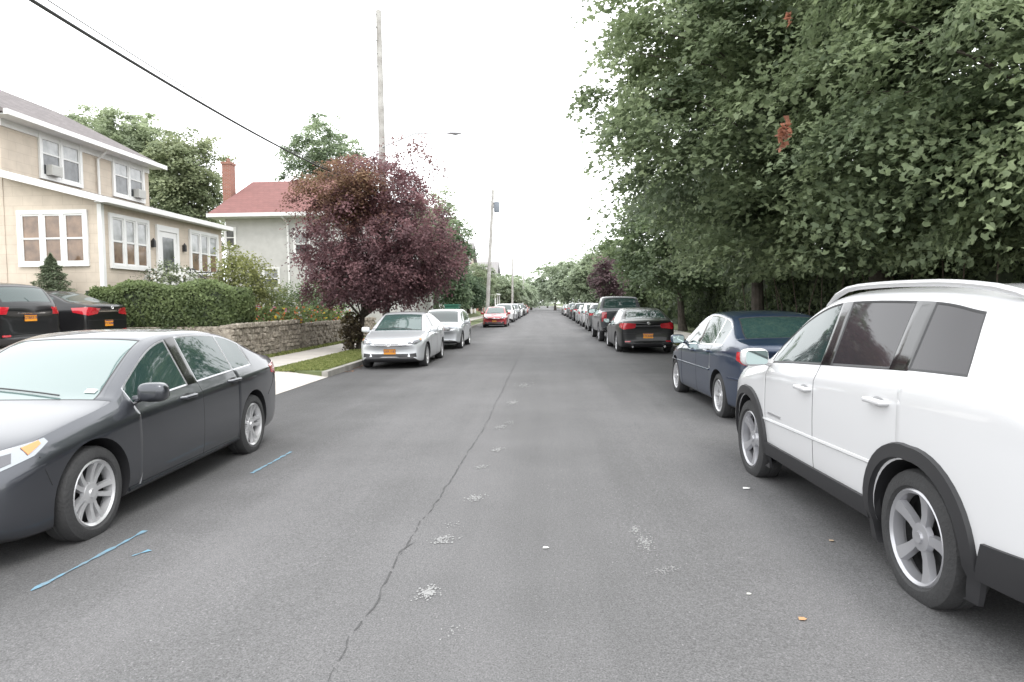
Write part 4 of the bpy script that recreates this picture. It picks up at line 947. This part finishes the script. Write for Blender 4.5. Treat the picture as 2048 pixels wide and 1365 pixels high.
bush('shrub','yellow green leafy shrub right of the clipped hedge',(-9.9,21.9,2.2),(1.0,1.1,1.4),6800,.10,((.11,.13,.05),(.32,.34,.13)))
bush('shrub','tall loose green shrub behind the stone wall flowers',(-9.9,24.5,1.7),(.8,.9,.9),2600,.09,((.09,.12,.05),(.24,.28,.12)))
bush('shrub','dark green rounded shrub before the pale stucco house',(-10.1,27.8,1.7),(1.0,1.1,.95),3600,.09,((.06,.09,.045),(.17,.23,.11)))
bush('shrub','dark green shrub beside the house steps near the downpipe',(-10.3,31.5,1.9),(1.1,1.2,1.1),3600,.10,((.06,.09,.045),(.17,.23,.11)))
bush('shrub','white blossomed shrub beneath the porch corner windows',(-11.9,21.3,2.3),(1.0,.6,.8),3600,.08,((.09,.12,.07),(.26,.30,.17)),flowers=(200,(.75,.75,.72),.11))
cs=Vector((at(103,560,19.4).x,19.4,.95)); t=thing('conifer','small green conifer under the left porch window','tree',cs)
P=[];N=[]
for i in range(11000):
    f=random.random()**.9; z=.1+2.2*f; r_=(1.45*(1-f)**.75)*(.55+.45*((z*4.5)%1)); a=random.random()*6.283; q=random.random()**.5
    P.append((cs.x+r_*q*math.cos(a),cs.y+r_*q*math.sin(a)*.4,cs.z+z-.10*q)); N.append((math.cos(a)*.3,math.sin(a)*.3,1))
n=len(P); leafmesh('crown',np.array(P),np.array(N)+rng.normal(size=(n,3))*.4,.09*rng.uniform(.6,1.3,n),np.array([.18,.22,.14])*rng.uniform(.5,1.6,(n,1)),np.array([(0,0),(.16,.5),(0,1.2),(-.16,.5)]),parent=t,off=cs)
bm=bmesh.new(); tube(bm,[cs,cs+Vector((0,0,2.2))],[.05,.01],6); obj('trunk',bm,BARK,t,off=cs)
n=7500; P=rng.uniform([-10.2,19.6,1.0],[-8.6,30,1.42],(n,3)); P[:,2]+=.12*np.sin(P[:,1]*3)+.06-(P[:,0]>-8.8)*.2; N=rng.normal(size=(n,3))+[0,0,.6]
C=np.array([.15,.20,.08])*rng.uniform(.6,1.7,(n,1)); k=rng.random(n); C[k<.06]=(.75,.20,.06); C[(k>.06)&(k<.09)]=(.65,.25,.35); C[(k>.09)&(k<.115)]=(.75,.5,.05); C[(k>.115)&(k<.135)]=(.6,.6,.6)
o=leafmesh('flower_bed',P,N,.09*rng.uniform(.7,1.4,n),C,STAR); tag(o,'mixed orange and pink flowers growing above the stone wall','flowers',kind='stuff')
fp=at(505,640,21.5); t=thing('garden_flag','tiny striped flag on a stick among the wall flowers','flag',fp)
bm=bmesh.new(); tube(bm,[fp,fp+Vector((0,0,.55))],.008,6); obj('stick',bm,BARK,t,off=fp)
for i in range(7):
    bm=bmesh.new(); sheet(bm,[fp+Vector((.01,0,.30+i*.032)),fp+Vector((.26,.03,.28+i*.032)),fp+Vector((.26,.03,.312+i*.032)),fp+Vector((.01,0,.332+i*.032))]); obj('flag_stripe',bm,mat('flag_red',(.5,.03,.04),.7) if i%2==0 else WHT,t,off=fp)
bm=bmesh.new(); sheet(bm,[fp+Vector((.01,-.004,.42)),fp+Vector((.11,.008,.412)),fp+Vector((.11,.008,.516)),fp+Vector((.01,-.004,.524))]); obj('flag_canton',bm,PTXT,t,off=fp)
# ------------------------------------------------------------ poles and cables
WOOD=mat('weathered_pole_wood',(.36,.34,.32),.9,var=.22,scale=3,bump=.6,bscale=30,col2=(.48,.47,.45))
def pole(label,base,top,r=.13,group=None,lamp=False,trans=False,arms=True):
    base=Vector(base);top=Vector(top); t=thing('utility_pole',label,'utility pole',base,group)
    bm=bmesh.new(); tube(bm,[base,base.lerp(top,.5),top],[r*1.15,r,r*.75],12); obj('post',bm,WOOD,t,smooth=True,off=base)
    if arms:
        for k in range(5):
            bm=bmesh.new(); z=top-Vector((0,0,.15+.45*k)); tube(bm,[z+Vector((-.05,-.1,0)),z+Vector((-.18,-.1,0)),z+Vector((-.18,-.1,.12))],.025,6)
            obj('insulator',bm,mat('insulator_grey',(.4,.4,.4),.5),t,off=base)
    if lamp:
        lp=at(897,268,base.y); st=Vector((base.x,base.y-.1,lp.z-.45))
        bm=bmesh.new(); tube(bm,[st,st.lerp(lp,.5)+Vector((0,0,.25)),lp],.022,8); obj('lamp_arm',bm,mat('galvanised',(.42,.43,.44),.5,.3),t,smooth=True,off=base)
        bm=bmesh.new(); tube(bm,[lp+Vector((-.05,0,0)),lp+Vector((.08,0,.03)),lp+Vector((.25,0,.02)),lp+Vector((.48,0,.0))],[.03,.06,.08,.02],10); obj('lamp_head',bm,ALLOYD,t,smooth=True,off=base)
    if trans:
        c=base.lerp(top,.87); bm=bmesh.new(); x=c.x+.38
        lathe(bm,[(.001,-.45),(.22,-.43),(.24,-.3),(.24,.35),(.2,.43),(.001,.45)],16,'z'); bmesh.ops.translate(bm,verts=bm.verts[:],vec=(x,c.y,c.z)); box(bm,c.x,x,c.y-.04,c.y+.04,c.z-.05,c.z+.05); obj('transformer',bm,mat('transformer_grey',(.16,.18,.21),.5),t,smooth=True,off=base)
    return t
b1=at(773,640,24.6); t1=at(757,22,24.6)
pole('tall weathered utility pole rising through the purple leaved tree with lamp arm',(b1.x,24.6,.0),t1,.125,lamp=True)
b=at(973,610,58); t_=at(986,380,58); pole('utility pole with grey transformer beyond the purple leaved tree',(b.x,58,.0),t_,.15,trans=True)
b=at(1024,610,98); t_=at(1026,490,98); pole('slim distant utility pole, left one of the distant pair',(b.x,98,0),t_,.14,arms=False)
b=at(1045,610,130); t_=at(1049,505,130); pole('slim distant utility pole, right one of the distant pair',(b.x,130,0),t_,.15,arms=False)
pa=at(62,0,7.3); pb=at(672,348,22.5); dv=(pb-pa)
e1=pa-dv*(17/15.2); e1.z=pa.z+.55; e2=Vector((b1.x,24.5,pb.z+.02))
bm=bmesh.new(); P=[e1,pa.lerp(e1,.5)+Vector((0,0,-.12)),pa]
for i in range(1,25):
    f=i/24; p=pa.lerp(pb,f); p.z-=.26*4*f*(1-f)*.5; P.append(p)
P.append(e2); tube(bm,P,.022,8); tag(obj('overhead_cable',bm,mat('cable_black',(.03,.03,.03),.6)),'thick black overhead cable running from upper left into the purple tree','cable')
bm=bmesh.new(); tube(bm,[p+Vector((.0,0,.06+.06*max(0,1-i/26))) for i,p in enumerate(P)],.008,6); tag(obj('overhead_cable',bm,mat('cable_grey',(.2,.2,.2),.6)),'thin grey messenger wire strung just above the thick black cable','cable')
# ------------------------------------------------------------ trees
PUR=((.10,.055,.063),(.30,.165,.175))
base=gp(712,702,.07)
cx=at(680,390,22.6)
e=crown([(cx.x,22.0,cx.z,1.5,.9,1.0)],70,80,.45,cols=((.20,.12,.08),(.34,.23,.14)),inner=.2,bump=.05)
e2_=crown([(cx.x+.3,22.0,cx.z-.2,2.0,.9,1.5)],50,80,.45,cols=((.17,.09,.08),(.32,.19,.15)),inner=.3,bump=.05)
e3_=crown([(cx.x+2.2,23.2,cx.z+1.1,1.6,1.0,.9)],22,30,.45,cols=((.14,.08,.08),(.30,.18,.17)),inner=.5,bump=.05,flat=.1)
ex_=tuple(np.concatenate([e[i],e2_[i],e3_[i]]) for i in range(3))
tc_=at(755,480,23.5)
tree('plum_tree','purple leaved tree growing on the left verge beside the silver sedan',(base.x,23.2,.05),[(tc_.x,23.5,tc_.z-.1,2.85,2.6,2.25),(tc_.x-.1,23.5,tc_.z+1.6,1.8,1.8,1.3),(tc_.x-.3,23.2,tc_.z-1.5,2.4,2.2,.9),(tc_.x+1.2,23.5,tc_.z-.9,1.9,1.8,1.2)],820,95,.42,.095,.11,1.1,zmin=1.35,cols=PUR,limbs=60,inner=.3,extra=ex_,flat=.5,bump=.05)
bush('ivy_shrub','dark leafy ivy clump around the purple tree trunk base',(base.x-.15,22.9,.75),(.33,.33,.7),1500,.10,((.06,.045,.03),(.17,.14,.08)))
GR=((.125,.165,.095),(.36,.43,.245))
def redclump(px,py,Y,n,rx,rz_):
    c=at(px,py,Y); q=rng.normal(size=(n,3))*[rx,rx,rz_]+np.array(c); return q,rng.normal(size=(n,3)),np.array([.32,.14,.09])*rng.uniform(.5,1.2,(n,1))
dd=[redclump(1570,262,7.4,34,.028,.08),redclump(1578,38,7.2,9,.015,.03)]
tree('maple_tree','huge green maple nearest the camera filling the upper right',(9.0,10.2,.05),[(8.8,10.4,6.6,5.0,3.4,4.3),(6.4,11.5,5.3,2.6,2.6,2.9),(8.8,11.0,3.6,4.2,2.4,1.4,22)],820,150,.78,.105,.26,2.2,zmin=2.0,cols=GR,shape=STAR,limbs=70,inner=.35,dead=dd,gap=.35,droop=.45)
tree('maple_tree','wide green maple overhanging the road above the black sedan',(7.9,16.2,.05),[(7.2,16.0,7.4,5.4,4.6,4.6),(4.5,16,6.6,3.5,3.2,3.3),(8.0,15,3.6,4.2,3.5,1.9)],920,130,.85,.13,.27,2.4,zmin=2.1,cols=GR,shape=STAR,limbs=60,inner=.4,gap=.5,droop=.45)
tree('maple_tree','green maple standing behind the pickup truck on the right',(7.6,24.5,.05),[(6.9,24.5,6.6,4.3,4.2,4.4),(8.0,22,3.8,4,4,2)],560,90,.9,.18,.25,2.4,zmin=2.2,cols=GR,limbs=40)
tree('street_tree','smaller green tree on the right past the pickup truck',(7.2,36,.05),[(6.8,36,5.0,3.2,3.8,3.1)],340,70,.9,.22,.2,2,zmin=1.6,cols=((.10,.14,.08),(.27,.34,.18)),limbs=24)
pc=at(1210,545,52); tree('street_tree','small purple leaved tree far along the right kerb',(6.0,52,.05),[(pc.x+.3,52,3.4,1.3,1.4,1.6)],120,50,.6,.2,.12,1.4,zmin=1.9,cols=((.08,.055,.06),(.2,.13,.14)),limbs=16)
tree('street_tree','green tree behind the far purple tree on the right',(7.4,62,.05),[(7.2,62,4.4,3.0,3.6,3.0)],260,60,.9,.26,.2,2,zmin=1,cols=((.13,.16,.10),(.30,.36,.21)),limbs=16)
tree('backyard_tree','large green tree filling the gap behind the right pavement',(13,44,.05),[(13,44,4.6,4.5,4,4.4)],300,60,1.1,.3,.2,2,zmin=.4,cols=((.10,.14,.08),(.27,.34,.18)),limbs=16)
tree('backyard_tree','green tree behind the distant right kerb cars',(13.5,60,.05),[(13.5,60,4.6,5,4,4.4)],260,60,1.1,.32,.2,2,zmin=.4,cols=((.13,.16,.10),(.30,.36,.21)),limbs=16)
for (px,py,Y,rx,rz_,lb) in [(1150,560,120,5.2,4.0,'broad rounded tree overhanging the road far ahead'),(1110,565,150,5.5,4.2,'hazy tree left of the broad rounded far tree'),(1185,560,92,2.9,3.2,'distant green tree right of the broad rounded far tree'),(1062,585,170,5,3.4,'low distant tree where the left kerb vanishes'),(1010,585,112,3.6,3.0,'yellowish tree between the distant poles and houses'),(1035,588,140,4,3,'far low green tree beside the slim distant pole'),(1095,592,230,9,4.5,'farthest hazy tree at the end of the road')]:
    c=at(px,py,Y); hz=min(1,Y/260); k=lambda q: tuple(q[i]*(1-hz*.3)+(.46,.50,.46)[i]*hz*.7 for i in range(3))  # haze put into the leaf colours, stronger with distance
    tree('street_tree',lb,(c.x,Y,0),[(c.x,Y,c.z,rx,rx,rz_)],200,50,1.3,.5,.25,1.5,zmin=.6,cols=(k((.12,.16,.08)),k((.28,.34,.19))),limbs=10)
gt=((.19,.23,.15),(.38,.44,.28))  # leaf colours lightened to paint haze on trees behind the houses
for (px,py,Y,rx,rz_,lb,cc) in [(255,310,46,3.4,3.2,'tall pale green tree rising behind the beige house roof',gt),(370,370,44,2.6,3.4,'loose green tree between the beige and stucco houses',((.18,.22,.13),(.37,.41,.25))),(190,290,50,3.3,2.6,'leafy tree top showing above the beige house ridge',gt),(655,325,62,4.2,3.7,'rounded green tree rising behind the red roof',((.15,.20,.13),(.31,.38,.23))),(905,520,44,1.2,2.8,'narrow green tree right behind the purple leaved tree',((.10,.15,.09),(.24,.31,.18))),(870,450,48,2.0,2.3,'loose pale tree top peeping beside the purple tree',gt),(960,560,78,1.8,2.2,'small green tree in front of the tan gabled house',gt),(935,585,60,1.6,1.6,'low dark green tree beside the white gabled house',((.06,.10,.06),(.16,.22,.13)))]:
    big=rx>2.5; c=at(px,py,Y); tree('garden_tree',lb,(c.x,Y,.8),[(c.x,Y,c.z,rx,rx,rz_),(c.x,Y,max(3,c.z-rz_),rx*.8,rx*.8,rz_*.8)],440 if big else 200,70,.8,.24 if big else .2,.2,1.5,zmin=1.2,cols=cc,limbs=24,inner=.2 if big else .4)
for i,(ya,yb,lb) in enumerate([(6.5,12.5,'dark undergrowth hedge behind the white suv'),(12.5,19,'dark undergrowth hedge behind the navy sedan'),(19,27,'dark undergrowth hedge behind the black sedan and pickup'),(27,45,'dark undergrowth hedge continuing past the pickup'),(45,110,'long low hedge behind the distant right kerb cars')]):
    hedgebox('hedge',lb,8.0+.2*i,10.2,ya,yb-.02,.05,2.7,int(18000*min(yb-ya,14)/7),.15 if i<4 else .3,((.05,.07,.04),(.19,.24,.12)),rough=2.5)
for i in range(20):
    x=7.55+random.random()*.45; y=8+i*.95+random.random()*.5; bm=bmesh.new(); tube(bm,[(x,y,.0),(x+random.uniform(-.15,.15),y+random.uniform(-.1,.1),1.4),(x+random.uniform(-.4,.4),y,2.7)],[.022,.016,.01],6)
    tag(obj('sapling_stem',bm,mat('sapling_bark',(.12,.095,.075),.9)),'thin bare brown stem in the shade under the right maples','tree stem','thin stems in front of the right hedge')
# ------------------------------------------------------------ far cars
gl='cars parked along the far left kerb'; gr_='cars parked along the far right kerb'
p=gp(926,699,-.05); ESCs=carcopy(ESC,P_lsil,'silver hatchback style suv parked directly behind the silver sedan',p.x-.85,p.y+1.35,-.05,R(-90))
ESCs.scale=(.88,.92,.90)
p=gp(1015,655,-.05); carcopy(SILV,P_red,'red sedan parked alone on the left below the transformer pole',p.x-.86,p.y+1.3,-.05,R(-90))
for (Y,x,src,pm,lb) in [(60,-2.9,ESC,P_white,'white suv parked behind the red sedan on the left'),(67,-2.9,SILV,P_lsil,'silver sedan behind the distant white suv on the left'),(74,-2.9,ESC,P_mgr,'grey suv third behind the red sedan on the left'),(82,-2.85,SILV,P_white,'white sedan fourth behind the red sedan on the left'),(90,-2.8,ESC,P_blk,'black suv fifth behind the red sedan on the left'),(99,-2.8,SILV,P_lsil,'silver sedan sixth behind the red sedan on the left'),(109,-2.8,SILV,P_red,'dark red sedan far down the left kerb')]:
    carcopy(src,pm if pm!=src.pm else None,lb,x-.9+.25,Y,-.05,R(-90),gl)
for (Y,x,src,pm,lb) in [(40.5,2.75,ESC,P_mgr,'dark grey suv parked just past the pickup on the right'),(47.5,2.8,ESC,P_white,'white suv second past the pickup on the right'),(54.5,2.8,BLKS,P_lsil,'silver sedan third past the pickup on the right'),(62,2.8,ESC,P_blk,'black suv fourth past the pickup on the right'),(70,2.8,BLKS,None,'black sedan fifth past the pickup on the right'),(78,2.8,ESC,P_mgr,'grey suv sixth past the pickup on the right'),(87,2.7,BLKS,P_white,'white sedan seventh past the pickup on the right'),(97,2.7,BLKS,P_mgr,'grey sedan eighth past the pickup on the right')]:
    carcopy(src,pm,lb,x+.9-.3,Y,-.05,R(90),gr_)
c=at(905,620,33); b0=Vector((c.x,33,.07)); t=thing('waste_bin','dark green wheeled bin standing beyond the silver suv on the left','bin',b0)
bm=bmesh.new(); v=[bm.verts.new(b0+Vector(p)) for p in ((-.25,-.28,0.02),(.25,-.28,0.02),(.25,.28,0.02),(-.25,.28,0.02),(-.33,-.36,1.45),(.33,-.36,1.45),(.33,.36,1.45),(-.33,.36,1.45))]
for f in [(0,3,2,1),(4,5,6,7),(0,1,5,4),(1,2,6,5),(2,3,7,6),(3,0,4,7)]: bm.faces.new([v[i] for i in f])
GB=mat('green_bin',(.03,.15,.10),.5); obj('bin_body',bm,GB,t,off=b0)
bm=bmesh.new(); box(bm,b0.x-.37,b0.x+.37,b0.y-.4,b0.y+.4,b0.z+1.452,b0.z+1.53); bmesh.ops.bevel(bm,geom=bm.edges[:],offset=.02,segments=2,affect='EDGES'); obj('lid',bm,GB,t,off=b0)
for s in (1,-1):
    bm=bmesh.new(); tube(bm,[(b0.x+s*.28,b0.y+.3,b0.z+.1),(b0.x+s*.34,b0.y+.3,b0.z+.1)],.1,12); obj('bin_wheel',bm,RUB,t,off=b0)
# ------------------------------------------------------------ light
w=bpy.data.worlds.new('World'); sc.world=w; w.use_nodes=True; nt=w.node_tree; bg=nt.nodes['Background']
sky=nt.nodes.new('ShaderNodeTexSky'); sky.sky_type='NISHITA'; sky.sun_disc=False; sky.sun_elevation=R(55); sky.sun_rotation=R(150); sky.dust_density=4; sky.air_density=1
mx=nt.nodes.new('ShaderNodeMix'); mx.data_type='RGBA'; mx.inputs[0].default_value=.88; mx.inputs[7].default_value=(21.5,21.8,22,1)
nt.links.new(sky.outputs[0],mx.inputs[6]); nt.links.new(mx.outputs[2],bg.inputs['Color']); bg.inputs['Strength'].default_value=.145
L=bpy.data.lights.new('sun','SUN'); L.energy=1.4; L.angle=R(20); L.color=(1,.97,.93); lo=bpy.data.objects.new('sun',L); COL.objects.link(lo)
el,rot=R(55),R(150); dv=Vector((math.sin(rot)*math.cos(el),math.cos(rot)*math.cos(el),math.sin(el))); lo.rotation_euler=dv.to_track_quat('Z','Y').to_euler()
sc.view_settings.view_transform='Standard'; sc.view_settings.look='None'; sc.view_settings.exposure=0
